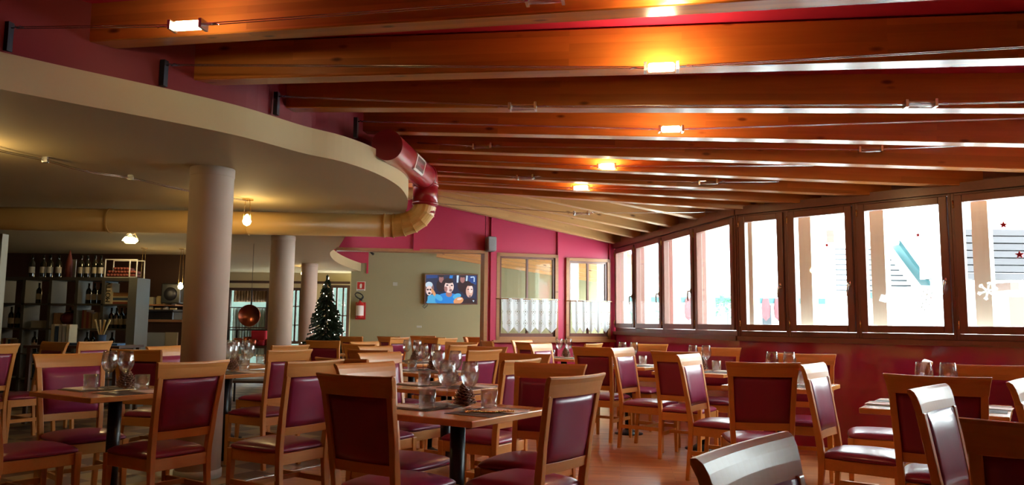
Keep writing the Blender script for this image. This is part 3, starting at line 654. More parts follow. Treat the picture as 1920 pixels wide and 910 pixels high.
for k in range(14):
    u = -hl + .04 + k * (2 * hl - .08) / 13
    slab(gr, [gp(u - .006, -hw + .018, 0.001), gp(u + .006, -hw + .018, 0.001), gp(u + .006, hw - .018, 0.001), gp(u - .006, hw - .018, 0.001)], upv * 0.008)
slab(gr, [gp(-hl + .02, -hw + .018, -0.004), gp(hl - .02, -hw + .018, -0.004), gp(hl - .02, hw - .018, -0.004), gp(-hl + .02, hw - .018, -0.004)], upv * 0.003)
o = rel(obj('louvres', gr, plain('grey_louvre', (0.35, 0.36, 0.37), 0.4, 0.4), root), root)

# ------------------------------------------------------------------ cable lights
def cable_lamp(p, ang, lit, label):
    root = empty('cable_light', p, ang, label, 'ceiling light', 'glass cable lights under the rafters')
    b = bm_new(); n = 14; secs = []
    for x in (-0.085, 0.085): secs.append([(x, 0.030 * math.cos(PI + PI * k / n), 0.012 + 0.034 * math.sin(PI + PI * k / n)) for k in range(n + 1)] + [(x, 0.026 * math.cos(-PI * k / n), 0.012 + 0.030 * math.sin(-PI * k / n)) for k in range(n + 1)])
    loft(b, secs); obj('glass_shade', b, M['glass'], root, smooth=False)
    for s in (-1, 1):
        b = bm_new(); box(b, min(s * .078, s * .094), max(s * .078, s * .094), -.034, .034, -.022, .026); tube(b, [(s * .09, 0, 0), (s * .13, 0, .004), (s * .14, .012, .012), (s * .155, 0, .006), (s * .17, 0, 0)], .0035, 6)
        obj('end_clip', b, M['steel'], root)
    b = bm_new(); tube(b, [(-.070, 0, .004), (-.06, 0, .004), (.06, 0, .004), (.070, 0, .004)], [.014, .023, .023, .014] if lit else [.004, .006, .006, .004], 12)
    obj('halogen_tube', b, M['bulb'] if lit else M['glass'], root, smooth=True)
    if lit:
        ld = bpy.data.lights.new('halogen', 'POINT'); ld.energy = LAMP_W * lit; ld.color = (1.0, 0.62, 0.26); ld.shadow_soft_size = 0.03
        lo = bpy.data.objects.new('halogen_light', ld); C.objects.link(lo); lo.parent = root; lo.location = (0, 0, 0.006)
    return root
def raft_plane(k, off=0.20):
    L_, P_2 = RL[k]; n_ = (P_2 - L_).cross(Vector((0, 0, 1))).normalized()
    if n_.y > 0: n_ = -n_
    return L_ + n_ * (0.13 + off), n_
def seg_cable(i, pix, lamps, dl, right, label, bracket=True):
    L = aty(pix[0][0], pix[0][1], dl)
    if i < 8:
        p0_, n_ = raft_plane(i, 0.10 if i < 4 else 0.06)
        if not bracket: L = onplane(pix[0][0], pix[0][1], p0_, n_)
        right = ('plane', onplane(pix[-1][0], pix[-1][1], p0_, n_))
    if right[0] == 'plane': R = right[1]
    elif right[0] == 'wall': R = onplane(pix[-1][0], pix[-1][1], pB0 + nB * 0.04, nB)
    elif right[0] == 'A': R = onplane(pix[-1][0], pix[-1][1], pA0 + nA * 0.04, nA)
    else: R = atz(pix[-1][0], pix[-1][1], right[1])
    n = (R - L).cross(Vector((0, 0, 1))).normalized()
    P = [L] + [onplane(a, b_, L, n) for a, b_ in pix[1:-1]] + [R]
    if pix[-1][0] >= 1900 or i == 0: P.append(R + (R - P[-2]).normalized() * 1.5)
    ang = math.atan2((R - L).y, (R - L).x)
    b = bm_new()
    for off in (-0.012, 0.012):
        dv = n * off; tube(b, [q + dv for q in P], 0.0028, 6)
    tag(obj('lamp_cable', b, M['steel'], smooth=True), label, 'cable', 'twin steel cables under the rafters')
    for (a, b_, lit, lb) in lamps:
        q = onplane(a, b_, L, n); cable_lamp(q, ang, lit, lb)
    if bracket:
        q = L; b = bm_new(); box(b, -.05, -.02, -.02, .02, -.13, .03); tube(b, [(-.03, 0, 0), (-.01, 0, 0), (0, 0, .006), (.015, 0, 0), (.03, 0, .005), (.05, 0, 0)], .005, 6)
        o = obj('wall_bracket', b, M['darksteel'], loc=q, rot=(0, 0, ang)); tag(o, ['leftmost dark cable bracket', 'second dark cable bracket from the left', 'third dark cable bracket from the left', 'fourth dark cable bracket, just left of the red duct'][i] + ' on the crimson upstand', 'bracket', 'cable brackets')
od = ['first', 'second', 'third', 'fourth', 'fifth', 'sixth', 'seventh', 'eighth', 'ninth']
cl = lambda i: '%s steel lamp cable counted from the camera' % od[i]
seg_cable(0, [(28, 52), (352, 48), (1022, -1), (1420, -42)], [(352, 49, 0.15, 'lit cable light at the upper left near the dark boards'), (1022, -2, 0, 'unlit cable light cut by the top edge'), (1262, -24, 1, 'lit cable light just above the top edge')], curve_d(28) - 0.05, ('z', 2.56), cl(0))
seg_cable(1, [(318, 122), (1240, 127), (1920, 88)], [(1240, 127, 1, 'large glowing cable light at the upper right')], curve_d(318) - 0.05, ('z', 2.50), cl(1))
seg_cable(2, [(528, 181), (980, 200), (1725, 196), (1920, 191)], [(980, 201, 0, 'unlit cable light over the centre below the third rafter'), (1725, 196, 0, 'unlit cable light at the upper right edge')], curve_d(528) - 0.05, ('z', 2.52), cl(2))
seg_cable(3, [(676, 228), (1258, 243), (1920, 222)], [(1258, 243, 1, 'lit cable light below the large glowing one')], curve_d(676) - 0.02, ('z', 2.52), cl(3))
seg_cable(4, [(782, 268), (905, 275), (1632, 281), (1830, 273)], [(905, 275, 0, 'unlit cable light right of the red duct vent'), (1632, 281, 0, 'unlit cable light above the third near window')], 7.35, ('wall',), cl(4), False)
seg_cable(5, [(821, 299), (1138, 312), (1525, 311)], [(1138, 312, 1, 'bright lit cable light in mid ceiling')], 7.9, ('wall',), cl(5), False)
seg_cable(6, [(821, 321), (985, 333), (1328, 342), (1460, 341)], [(985, 333, 0, 'small unlit cable light above the television opening'), (1328, 342, 0, 'small unlit cable light above the fourth window')], 8.3, ('wall',), cl(6), False)
seg_cable(7, [(821, 340), (1090, 353), (1390, 357)], [(1090, 353, 1, 'lit cable light farthest from the camera')], 8.8, ('wall',), cl(7), False)
seg_cable(8, [(800, 381), (1090, 400), (1346, 398)], [(1090, 400, 0, 'unlit cable light under the pale short rafters')], 9.8, ('A',), cl(8), False)

# low voltage line with hanging lamps under the tan ceiling
def hang_lamp(p, ang, label, kind, pw=1.0):
    root = empty('hanging_lamp', p, ang, label, 'ceiling lamp', 'lamps under the tan ceiling')
    top = ZF - p.z
    b = bm_new(); lathe(b, [(0, top - 0.012), (0.055, top - 0.012), (0.055, top), (0, top)], 24); obj('ceiling_plate', b, M['brass'], root, smooth=False)
    w_ = 0.02 if kind == 0 else 0.03; wb = 0.035 if kind == 0 else 0.10
    b = bm_new()
    for s in (-1, 1): tube(b, [(s * w_, 0, top - 0.01), (s * wb, 0, 0.02)], 0.004, 6)
    tube(b, [(-wb, 0, 0.02), (wb, 0, 0.02)], 0.004, 6); obj('hanger', b, M['brass'], root)
    if kind == 0:
        b = bm_new(); lathe(b, [(0, -0.06), (0.03, -0.045), (0.042, -0.015), (0.03, 0.02), (0.015, 0.05), (0, 0.06)], 20); obj('bulb', b, M['warmbulb'], root, smooth=True)
    else:
        b = bm_new(); tube(b, [(-.085, 0, 0), (-.06, 0, -.004), (.06, 0, -.004), (.085, 0, 0)], [.012, .03, .03, .012], 16); obj('bulb', b, M['warmbulb'], root, smooth=True)
        b = bm_new(); lathe(b, [(0.115, -0.01), (0.045, 0.10), (0.042, 0.10), (0.112, -0.01)], 20); obj('glass_shade', b, M['glass'], root, smooth=True)
    ld = bpy.data.lights.new('warm', 'POINT'); ld.energy = LEFT_W * pw; ld.color = (1.0, 0.70, 0.30); ld.shadow_soft_size = 0.05
    lo = bpy.data.objects.new('bulb_light', ld); C.objects.link(lo); lo.parent = root; lo.location = (0, 0, -0.03)
    return root
pa = aty(463, 412, 7.55); pa.z = 2.19; hang_lamp(pa, 0.2, 'small hanging lamp right of the thick near column', 0)
pb = aty(245, 452, 10.3); pb.z = min(pb.z, 2.3); hang_lamp(pb, 0.0, 'hanging lamp with a flared shade above the bookshelf', 1, 0.5)
pc = atz(-75, 262, ZF); hang_lamp(Vector((pc.x, pc.y, 2.27)), 0.3, 'hanging lamp out of view beyond the left edge', 0)
hang_lamp(Vector((-6.2, 12.9, 1.80)), 0, 'left one of two hanging lamps seen through the bookshelf', 0, 0.3)
hang_lamp(Vector((-5.6, 13.0, 1.77)), 0, 'right one of two hanging lamps seen through the bookshelf', 0, 0.3)
hang_lamp(Vector((-4.6, 16.9, 2.25)), 0, 'added unseen lamp behind the middle column lighting the far area', 0, 0.15)  # added lamp, out of sight, to give the far area light
b = bm_new()
ln = [atz(-75, 262, ZF - 0.03), atz(0, 284, ZF - .03), atz(85, 302, ZF - 0.03), atz(160, 322, ZF - .07), atz(245, 335, ZF - 0.03), atz(320, 352, ZF - 0.06), atz(400, 368, ZF - .05), Vector((pa.x, pa.y, ZF - 0.02))]
ln = catmull(ln, 4); tube(b, ln, 0.004, 6); tube(b, [q + Vector((0, 0.02, 0.012)) for q in ln], 0.003, 6)
for q in (atz(85, 302, ZF - 0.03), atz(245, 335, ZF - 0.03)): box(b, q.x - .02, q.x + .02, q.y - .015, q.y + .015, q.z - .012, ZF)
tag(obj('lamp_cable', b, M['steel']), 'thin twin wire crossing the tan ceiling to the hanging lamp', 'cable')

# ------------------------------------------------------------------ far room
YB = 18.5
w = bm_new(); slab(w, [(-3.87, YB, 0), (2.5, YB, 0), (2.5, YB, 3.4), (-3.87, YB, 3.4)], (0, 0.15, 0)); tag(obj('wall_far', w, M['beige']), 'sage beige far wall that carries the television', 'wall', kind='structure')
w = bm_new(); slab(w, [(-14, 19.3, 0), (-3.7, 19.3, 0), (-3.7, 19.3, 2.6), (-14, 19.3, 2.6)], (0, 0.15, 0)); tag(obj('wall_far_left', w, M['cream']), 'cream wall at the far end of the dim left room', 'wall', kind='structure')
xs = aty(691, 490, YB).x
w = bm_new(); slab(w, [(-6, YB - 0.03, 2.6), (xs, YB - 0.03, 2.6), (xs, YB - .03, 3.4), (-6, YB - .03, 3.4)], (0, 0.03, 0)); slab(w, [(-3.5, YB - 0.03, 2.35), (xs, YB - .03, 2.35), (xs, YB - .03, 2.6), (-3.5, YB - .03, 2.6)], (0, .03, 0)); tag(obj('wall_far_red', w, M['red']), 'crimson panel above the far curved ceiling edge', 'wall', kind='structure')
a = aty(822, 473, YB); c = aty(905, 486, YB); sl = (c.z - a.z) / (c.x - a.x); zat = lambda x: a.z + sl * (x - a.x)
w = bm_new(); slab(w, [(a.x, 11.9, a.z), (1.9, 12.4, zat(1.9)), (2.5, YB + .1, zat(2.5)), (a.x, YB + .1, a.z)], (0, 0, 0.04)); slab(w, [(-3.6, 11.1, 3.0), (a.x, 11.9, 3.0), (a.x, YB + .1, 3.0), (-3.6, YB + .1, 3.0)], (0, 0, .04))
slab(w, [(a.x - .02, 11.9, a.z), (a.x - .02, YB, a.z), (a.x - .02, YB, 3.04), (a.x - .02, 11.9, 3.04)], (0.02, 0, 0)); slab(w, [(-3.9, 10.4, 2.98), (-3.9, 19.4, 2.98), (-1.5, 19.4, 2.98), (-1.5, 10.9, 2.98)], (0, 0, 0.3))
tag(obj('ceiling', w, M['jack']), 'sloping pale wooden ceiling of the far room', 'ceiling', kind='structure')
for k, yy in enumerate((12.6, 13.7, 14.8, 15.9, 17.0, 18.1)):
    rafter(Vector((a.x, yy, a.z - 0.16)), Vector((1.72 + (yy - 12.36) * .11, yy + 0.1, zat(1.72 + (yy - 12.36) * .11) - 0.16)), 0.1, 0.17, M['jack'], 'pale rafter in the far room, %s behind the gable wall' % od[k])
# right wall of the far room, with window openings, running back from the corner
w = bm_new(); q0 = Vector((1.74, 12.36, 0)); q1 = Vector((2.42, YB + .1, 0)); qd = (q1 - q0).normalized(); qn = Vector((qd.y, -qd.x, 0)); ql = (q1 - q0).length
def qpl(bm, s0, s1, z0, z1): slab(bm, [q0 + qd * s0 + Vector((0, 0, z0)), q0 + qd * s1 + Vector((0, 0, z0)), q0 + qd * s1 + Vector((0, 0, z1)), q0 + qd * s0 + Vector((0, 0, z1))], qn * 0.12)
qpl(w, 0, ql, 0, 0.98); qpl(w, 0, ql, 2.15, 2.5)
for s0 in (0, 1.2, 2.4, 3.6, 4.8, 6.0): qpl(w, s0, s0 + 0.16, 0.98, 2.15)
tag(obj('wall_far_right', w, M['extwhite']), 'white wall with window openings at the right of the far room', 'wall', kind='structure')
# television
tl = aty(797, 514, YB - 0.08); br = aty(895.5, 571.5, YB - 0.08); tw = br.x - tl.x; th = 0.79 * (tl.z - br.z) / 0.79
tv = empty('television', (tl.x, YB - 0.10, br.z), 0, 'flat television on the sage wall showing startled spectators', 'television')
b = bm_new(); box(b, 0, tw, 0, 0.07, 0, th); obj('housing', b, M['black'], tv, bevel=0.006)
b = bm_new()
for bx in ((0, tw, -0.008, 0, 0, 0.02), (0, tw, -0.008, 0, th - .02, th), (0, .018, -.008, 0, 0.02, th - .02), (tw - .018, tw, -.008, 0, 0.02, th - .02)): box(b, *bx)
obj('bezel', b, plain('bronze_bezel', (0.22, 0.12, 0.08), 0.35, 0.3), tv)
cols = {'bg': (0.02, 0.03, 0.07), 'blue': (0.02, 0.20, 0.62), 'lblue': (0.07, 0.38, 0.68), 'skin': (0.72, 0.60, 0.58), 'skin2': (0.55, 0.36, 0.30), 'shade': (0.20, 0.12, 0.13), 'hair': (0.03, 0.02, 0.025), 'pale': (0.45, 0.62, 0.75), 'orange': (0.60, 0.30, 0.14), 'navy': (0.02, 0.06, 0.22), 'skin3': (0.32, 0.16, 0.15)}
ck = list(cols); scr = bm_new(); lay = [0]
def E_(cx, cz, rx, rz, col, rot=0.0, n=18):
    lay[0] += 1; y = -0.0015 - 0.00012 * lay[0]; v = []
    for k in range(n):
        a_ = 2 * PI * k / n; x_, z_ = rx * math.cos(a_), rz * math.sin(a_); x2 = x_ * math.cos(rot) - z_ * math.sin(rot); z2 = x_ * math.sin(rot) + z_ * math.cos(rot)
        v.append((min(max(cx + x2, .015), .985), min(max(cz + z2, .03), .97)))
    f = scr.faces.new([scr.verts.new((x_ * tw, y, z_ * th)) for x_, z_ in v]); f.material_index = ck.index(col)
def Q_(pts, col):
    lay[0] += 1; y = -0.0015 - 0.00012 * lay[0]; f = scr.faces.new([scr.verts.new((x_ * tw, y, z_ * th)) for x_, z_ in pts]); f.material_index = ck.index(col)
Q_([(.015, .03), (.985, .03), (.985, .97), (.015, .97)], 'bg')
Q_([(.03, .85), (.24, .87), (.24, .96), (.03, .96)], 'navy'); Q_([(.82, .68), (.97, .66), (.97, .95), (.82, .95)], 'navy'); Q_([(.86, .88), (.93, .90), (.93, .93), (.86, .92)], 'pale'); Q_([(.92, .75), (.94, .75), (.94, .90), (.92, .9)], 'pale')
Q_([(.60, .72), (.63, .72), (.64, .96), (.60, .96)], 'pale'); Q_([(.77, .74), (.80, .74), (.81, .95), (.78, .96)], 'pale'); Q_([(.46, .86), (.52, .86), (.53, .96), (.47, .96)], 'blue')
for cx in (.31, .71): E_(cx, .62, .09, .22, 'hair'); E_(cx, .83, .045, .12, 'skin3'); E_(cx, .94, .05, .05, 'hair')
E_(.09, .52, .085, .22, 'shade'); E_(.08, .64, .07, .10, 'pale'); E_(.085, .45, .055, .16, 'skin'); E_(.06, .48, .02, .03, 'hair'); E_(.11, .48, .02, .03, 'hair'); E_(.09, .36, .025, .035, 'hair'); E_(.15, .12, .12, .20, 'lblue'); E_(.03, .2, .03, .14, 'hair')
E_(.17, .38, .03, .14, 'orange', .3)
E_(.44, .14, .24, .24, 'blue'); E_(.27, .22, .06, .12, 'lblue', .4); E_(.61, .27, .07, .10, 'lblue', -.5); E_(.46, .34, .06, .10, 'skin3')
E_(.43, .67, .11, .20, 'hair'); E_(.46, .58, .088, .20, 'skin'); E_(.385, .53, .02, .05, 'skin3'); E_(.45, .76, .09, .07, 'hair'); E_(.425, .635, .022, .022, 'hair'); E_(.51, .625, .022, .022, 'hair'); E_(.475, .56, .014, .05, 'skin2'); E_(.49, .465, .028, .045, 'shade'); E_(.40, .50, .03, .09, 'skin3')
E_(.64, .12, .085, .13, 'orange', -.4); E_(.66, .18, .05, .03, 'skin', .4)
E_(.80, .54, .11, .24, 'hair'); E_(.845, .44, .068, .21, 'skin2'); E_(.87, .50, .04, .13, 'skin'); E_(.82, .50, .018, .018, 'hair'); E_(.885, .50, .016, .018, 'hair'); E_(.855, .27, .022, .04, 'shade'); E_(.855, .66, .075, .05, 'hair'); E_(.86, .08, .14, .13, 'hair'); Q_([(.90, .14), (.925, .08), (.94, .14)], 'pale')
smats = [emis('screen_' + k, cols[k], 0.19) for k in ck]
obj('screen', scr, None, tv, mats=smats)
b = bm_new(); tube(b, [(0.02, 0.02, 0.0), (-0.04, 0.02, -0.06), (0.0, 0.04, -0.10), (0.06, 0.06, -0.04), (0.07, .06, 0.01)], 0.007, 8); obj('power_cord', b, M['black'], tv, smooth=True)
# small wall items on the sage wall
def wall_item(px, py, name, wd_, hh, mat, label, cat, y=YB, dep=0.02):
    p = aty(px, py, y); b = bm_new(); box(b, -wd_ / 2, wd_ / 2, -dep, 0, -hh / 2, hh / 2); return tag(obj(name, b, mat, loc=(p.x, y, p.z), bevel=0.004), label, cat)
wall_item(741, 533, 'wall_switch', 0.11, 0.09, M['greywhite'], 'small white switch plate on the sage wall left of the television', 'switch')
wall_item(786, 613, 'socket_outlet', 0.12, 0.05, M['greywhite'], 'small white socket low on the sage wall', 'socket')
p = aty(697, 474, YB); b = bm_new(); tube(b, [(0, 0, 0), (0.02, -0.08, -0.02)], 0.012, 8); tube(b, [(-0.03, -0.06, 0.03), (0.06, -0.14, -0.05)], 0.03, 10); tag(obj('wall_spotlight', b, M['black'], loc=p), 'tiny black spotlight at the top corner of the sage wall', 'spotlight')
# fire extinguisher and sign
p = aty(677, 536, YB); sg = empty('fire_extinguisher_sign', (p.x, YB - 0.012, p.z), 0, 'red and white fire extinguisher sign on the far wall', 'sign')
b = bm_new(); box(b, -.105, .105, 0, .010, -.12, .10); obj('sign_plate', b, M['white'], sg)
b = bm_new(); box(b, -.088, .088, -.004, 0, -.085, .085); obj('red_field', b, M['extred'], sg)
b = bm_new(); prism(b, [(-.025, -.06), (.02, -.06), (.025, .03), (.0, .055), (-.03, .02)], 0, .004)
for v in b.verts: v.co = Vector((v.co.x, -0.005 - v.co.z, v.co.y))
obj('pictogram', b, M['white'], sg)
b = bm_new(); box(b, -.08, .08, -.003, 0, -.112, -.102); obj('text_line', b, M['black'], sg)
p = aty(676, 597, YB); ex = empty('fire_extinguisher', (p.x, YB - 0.11, p.z), 0, 'red fire extinguisher with a white label hung on the far wall', 'fire extinguisher')
b = bm_new(); lathe(b, [(0, 0), (.085, .0), (.09, .03), (.09, .32), (.07, .37), (.03, .39), (.03, .42), (0, .42)], 24); obj('cylinder', b, M['extred'], ex, smooth=True)
b = bm_new(); lathe(b, [(.092, .06), (.092, .30)], 24); obj('label_band', b, M['white'], ex, smooth=True)
b = bm_new(); box(b, -.02, .05, -.02, .02, .41, .45); box(b, -.01, .08, -.012, .012, .46, .475); obj('valve', b, M['black'], ex)
b = bm_new(); tube(b, [(.04, 0, .43)] + [(-.02 - .10 * math.cos(a_ * .6), -.02, .53 + .075 * math.sin(a_ * .6 + .5)) for a_ in range(-4, 8)] + [(.07, -.02, .52)], .014, 8); obj('hose', b, M['black'], ex, smooth=True)
b = bm_new(); box(b, -.12, .12, .085, .105, -.03, .38); obj('back_plate', b, M['extred'], ex)

# ------------------------------------------------------------------ chair prototype (origin on the floor under the seat, faces +Y)
def rectsec(cx, cy, cz, wx, wy): return [(cx - wx, cy - wy, cz), (cx + wx, cy - wy, cz), (cx + wx, cy + wy, cz), (cx - wx, cy + wy, cz)]
def rear_y(z):      # leaning line of the rear leg / back post
    return -0.225 - (0.035 * (0.40 - z) / 0.40 if z < 0.40 else 0) - (0.085 * ((z - 0.40) / 0.56) ** 1.25 if z > 0.40 else 0)
def post_x(z): return 0.180 + (0.022 * (z - 0.4) / 0.5 if z > 0.4 else 0.0)
def build_chair():
    r = empty('dining_chair', (0, 0, 0), 0, 'x', 'chair', 'burgundy dining chairs')
    for s in (-1, 1):
        b = bm_new(); zs = [0, 0.1, 0.2, 0.3, 0.38, 0.46, 0.55, 0.65, 0.75, 0.84, 0.875]
        loft(b, [rectsec(s * post_x(z), rear_y(z), z, 0.0165, 0.014 + (0.006 if 0.3 < z < 0.6 else 0.002)) for z in zs])
        obj('leg', b, M['chairwood'], r, bevel=0.004)
        b = bm_new(); loft(b, [rectsec(s * 0.192, 0.198, 0, 0.014, 0.014), rectsec(s * 0.190, 0.192, 0.30, 0.019, 0.019), rectsec(s * 0.190, 0.192, 0.415, 0.020, 0.020)])
        obj('leg', b, M['chairwood'], r, bevel=0.004)
        b = bm_new(); loft(b, [[(s * .187 - .009, rear_y(.2), z) for z in (.195,)] + [(s * .187 + .009, rear_y(.2), .195), (s * .187 + .009, rear_y(.2), .228), (s * .187 - .009, rear_y(.2), .228)],
                              [(s * .191 - .009, .19, .195), (s * .191 + .009, .19, .195), (s * .191 + .009, .19, .228), (s * .191 - .009, .19, .228)]])
        obj('stretcher', b, M['chairwood'], r)
    b = bm_new(); box(b, -.19, .19, -.015, .005, .205, .232); obj('stretcher', b, M['railwood'], r)
    b = bm_new()
    box(b, -.178, .178, .185, .207, .345, .412); box(b, -.175, .175, -.240, -.212, .345, .412)
    for s in (-1, 1): loft(b, [[(s * .178 - .010, -.22, .345), (s * .178 + .010, -.22, .345), (s * .178 + .010, -.22, .412), (s * .178 - .010, -.22, .412)], [(s * .192 - .010, .19, .345), (s * .192 + .010, .19, .345), (s * .192 + .010, .19, .412), (s * .192 - .010, .19, .412)]])
    obj('seat_frame', b, M['railwood'], r, bevel=0.003)
    # seat cushion
    b = bm_new(); nu, nv = 12, 12; top = []; bot = []
    for i in range(nu + 1):
        u = -1 + 2 * i / nu; rt_, rb_ = [], []
        for j in range(nv + 1):
            v = -1 + 2 * j / nv
            # superellipse squash of a square grid
            k = 0.14; uu = u * math.sqrt(1 - k * v * v); vv = v * math.sqrt(1 - k * u * u)
            hw = 0.197 + 0.020 * (vv + 1) / 2; x = uu * hw * 1.03; y = -0.012 + vv * 0.232
            e = max(abs(u), abs(v)); zt = 0.452 + 0.022 * (1 - u * u) * (1 - v * v) - (0.018 if e > 0.99 else 0)
            sh = 1.0 if e < .99 else 1.0
            rt_.append(b.verts.new((x, y, zt))); rb_.append(b.verts.new((x * (0.97 if e > .99 else 1), (y + .012) * (0.97 if e > .99 else 1) - .012, 0.412)))
        top.append(rt_); bot.append(rb_)
    for i in range(nu):
        for j in range(nv):
            b.faces.new((top[i][j], top[i + 1][j], top[i + 1][j + 1], top[i][j + 1])); b.faces.new((bot[i][j], bot[i][j + 1], bot[i + 1][j + 1], bot[i + 1][j]))
    rim = [(i, 0) for i in range(nu)] + [(nu, j) for j in range(nv)] + [(i, nv) for i in range(nu, 0, -1)] + [(0, j) for j in range(nv, 0, -1)]
    for q in range(len(rim)):
        (a, c), (d, e) = rim[q], rim[(q + 1) % len(rim)]; b.faces.new((top[a][c], top[d][e], bot[d][e], bot[a][c]))
    obj('seat', b, M['vinyl'], r, smooth=True, sub=1)
    # padded back panel, slightly bowed backwards
    b = bm_new(); nx, nz = 10, 8; fr, bk = [], []
    for i in range(nx + 1):
        u = -1 + 2 * i / nx; a, c = [], []
        for j in range(nz + 1):
            v = j / nz; z = 0.565 + 0.305 * v; w_ = post_x(z) - 0.014; yb = rear_y(z) - 0.012 * (1 - u * u) + 0.002
            pad = 0.016 * (1 - u ** 6) * (1 - (2 * v - 1) ** 8) + 0.006
            a.append(b.verts.new((u * w_, yb + pad + .004, z))); c.append(b.verts.new((u * w_, yb - pad * 0.6 - .002, z)))
        fr.append(a); bk.append(c)
    for i in range(nx):
        for j in range(nz):
            b.faces.new((fr[i][j], fr[i][j + 1], fr[i + 1][j + 1], fr[i + 1][j])); b.faces.new((bk[i][j], bk[i + 1][j], bk[i + 1][j + 1], bk[i][j + 1]))
    for i in range(nx):
        for j in (0, nz): b.faces.new((fr[i][j], fr[i + 1][j], bk[i + 1][j], bk[i][j]))
    for j in range(nz):
        for i in (0, nx): b.faces.new((fr[i][j], fr[i][j + 1], bk[i][j + 1], bk[i][j]))
    obj('backrest', b, M['vinyl'], r, smooth=True)
    # lower rail
    def railmesh(z0, z1, w0, w1, th, bow, roll=0.0):
        b = bm_new(); n = 12; secs = []
        for i in range(n + 1):
            u = -1 + 2 * i / n; yb = -bow * (1 - u * u)
            secs.append([(u * w0, rear_y(z0) + yb - th, z0), (u * w0, rear_y(z0) + yb + th, z0), (u * (w0 + w1) / 2 * 0.995, rear_y((z0 + z1) / 2) + yb + th, (z0 + z1) / 2), (u * w1, rear_y(z1) + yb + th - roll, z1 - 0.004 * (1 - u * u) * (1 if roll else 0)), (u * w1, rear_y(z1) + yb - th - roll * 1.6, z1 - 0.004 * (1 - u * u) * (1 if roll else 0)), (u * (w0 + w1) / 2 * 0.995, rear_y((z0 + z1) / 2) + yb - th, (z0 + z1) / 2)])
        loft(b, secs); return b
    obj('lower_rail', railmesh(0.518, 0.566, post_x(.54) - .012, post_x(.56) - .012, 0.010, 0.010), M['railwood'], r, bevel=0.002)
    b = bm_new(); n = 14; secs = []
    prof = [(0.865, 0.0, 0.219), (0.905, 0.0, 0.2245), (0.935, -0.003, 0.2295), (0.953, -0.011, 0.2335), (0.963, -0.024, 0.236), (0.961, -0.036, 0.236)]     # front face, rolled back at the top
    back = [(0.950, -0.036, 0.2345), (0.925, -0.028, 0.2285), (0.865, -0.025, 0.219)]
    for i in range(n + 1):
        u = -1 + 2 * i / n; yb = -0.020 * (1 - u * u)
        secs.append([(u * w_, rear_y(min(z, .94)) + yb + 0.0125 + dy, z - 0.004 * (1 - u * u) * (1 if z > .93 else 0)) for z, dy, w_ in prof + back])
    loft(b, secs); obj('top_rail', b, M['railwood'], r, smooth=False, bevel=0.0025)
    return r
CH0 = build_chair(); ch_used = [0]
def chair(x, y, deg, label):
    """x, y: middle of the top rail; deg: facing direction (0 = right, 90 = away from camera)"""
    a = math.radians(deg); ox, oy = x + 0.31 * math.cos(a), y + 0.31 * math.sin(a)
    if not ch_used[0]:
        ch_used[0] = 1; CH0.location = (ox, oy, 0); CH0.rotation_euler = (0, 0, a - PI / 2); CH0['label'] = label; return CH0
    return dup(CH0, (ox, oy, 0), a - PI / 2, label)

# ------------------------------------------------------------------ table prototype
def build_table():
    r = empty('dining_table', (0, 0, 0), 0, 'x', 'table', 'square wooden dining tables')
    b = bm_new(); box(b, -.355, .355, -.355, .355, .713, .745); obj('table_top', b, M['tablewood'], r, bevel=0.005)
    b = bm_new(); lathe(b, [(0, .03), (.04, .03), (.04, .70), (0, .70)], 24); obj('pole', b, M['black'], r, smooth=True)
    b = bm_new(); box(b, -.13, .13, -.13, .13, .70, .713); obj('mounting_plate', b, M['black'], r)
    b = bm_new(); lathe(b, [(0, 0.001), (.155, 0.001), (.155, .012), (.08, .028), (.045, .05), (0, .05)], 32); obj('base', b, M['black'], r, smooth=True)
    return r
TB0 = build_table(); tb_used = [0]
# ------------------------------------------------------------------ tableware prototypes
def P_wine():
    b = bm_new(); out = [(0, 0), (.036, 0), (.036, .003), (.010, .008), (.0045, .015), (.0042, .085), (.006, .095), (.020, .106), (.034, .124), (.042, .150), (.0425, .170), (.038, .200), (.034, .222)]
    inn = [(.0328, .222), (.0367, .200), (.0412, .170), (.0407, .150), (.0325, .1255), (.019, .109), (0, .101)]
    lathe(b, out + inn, 28); return obj('wine_glass', b, M['glass'], smooth=True)
def P_tumb():
    b = bm_new(); lathe(b, [(0, 0), (.037, 0), (.0385, .004), (.0415, .092), (.0402, .092), (.0368, .018), (.034, .014), (0, .013)], 28); return obj('tumbler', b, M['glass'], smooth=True)
def P_cone():
    b = bm_new(); lathe(b, [(0, .005), (.026, .012), (.030, .04), (.022, .07), (.010, .095), (0, .105)], 12)
    for k in range(95):
        t = k / 95; ang = k * 2.39996; z = 0.010 + 0.100 * t; rr = (0.030 + 0.006 * math.sin(t * PI)) * (1 - t ** 2.2) + 0.004; ln_ = 0.040 * (1 - 0.55 * t)
        el = 0.25 + 0.85 * t; ca, sa = math.cos(ang), math.sin(ang); ex = Vector((ca * math.cos(el), sa * math.cos(el), math.sin(el))); ey = Vector((-sa, ca, 0)); ez = ex.cross(ey)
        o = Vector((ca * rr * .6, sa * rr * .6, z)); w_ = 0.014 * (1 - .4 * t); tp = o + ex * ln_
        slab(b, [o - ey * .004, tp - ex * .006 - ey * w_, tp + ez * .0, tp - ex * .006 + ey * w_, o + ey * .004], ez * 0.0035)
    for v in b.verts: v.co.z = max(v.co.z, 0.0)
    return obj('pine_cone', b, M['cone'])
def P_mat():
    b = bm_new(); box(b, -.19, .19, -.14, .14, 0, .0025); return obj('placemat', b, M['mat'])
def P_nap():
    b = bm_new(); box(b, -.075, .075, -.115, .115, 0, .0012); slab(b, [(-.075, -.115, .0016), (.075, -.115, .0016), (.07, .108, .006), (-.07, .112, .005)], (0, 0, .001)); return obj('folded_napkin', b, M['napkin'])
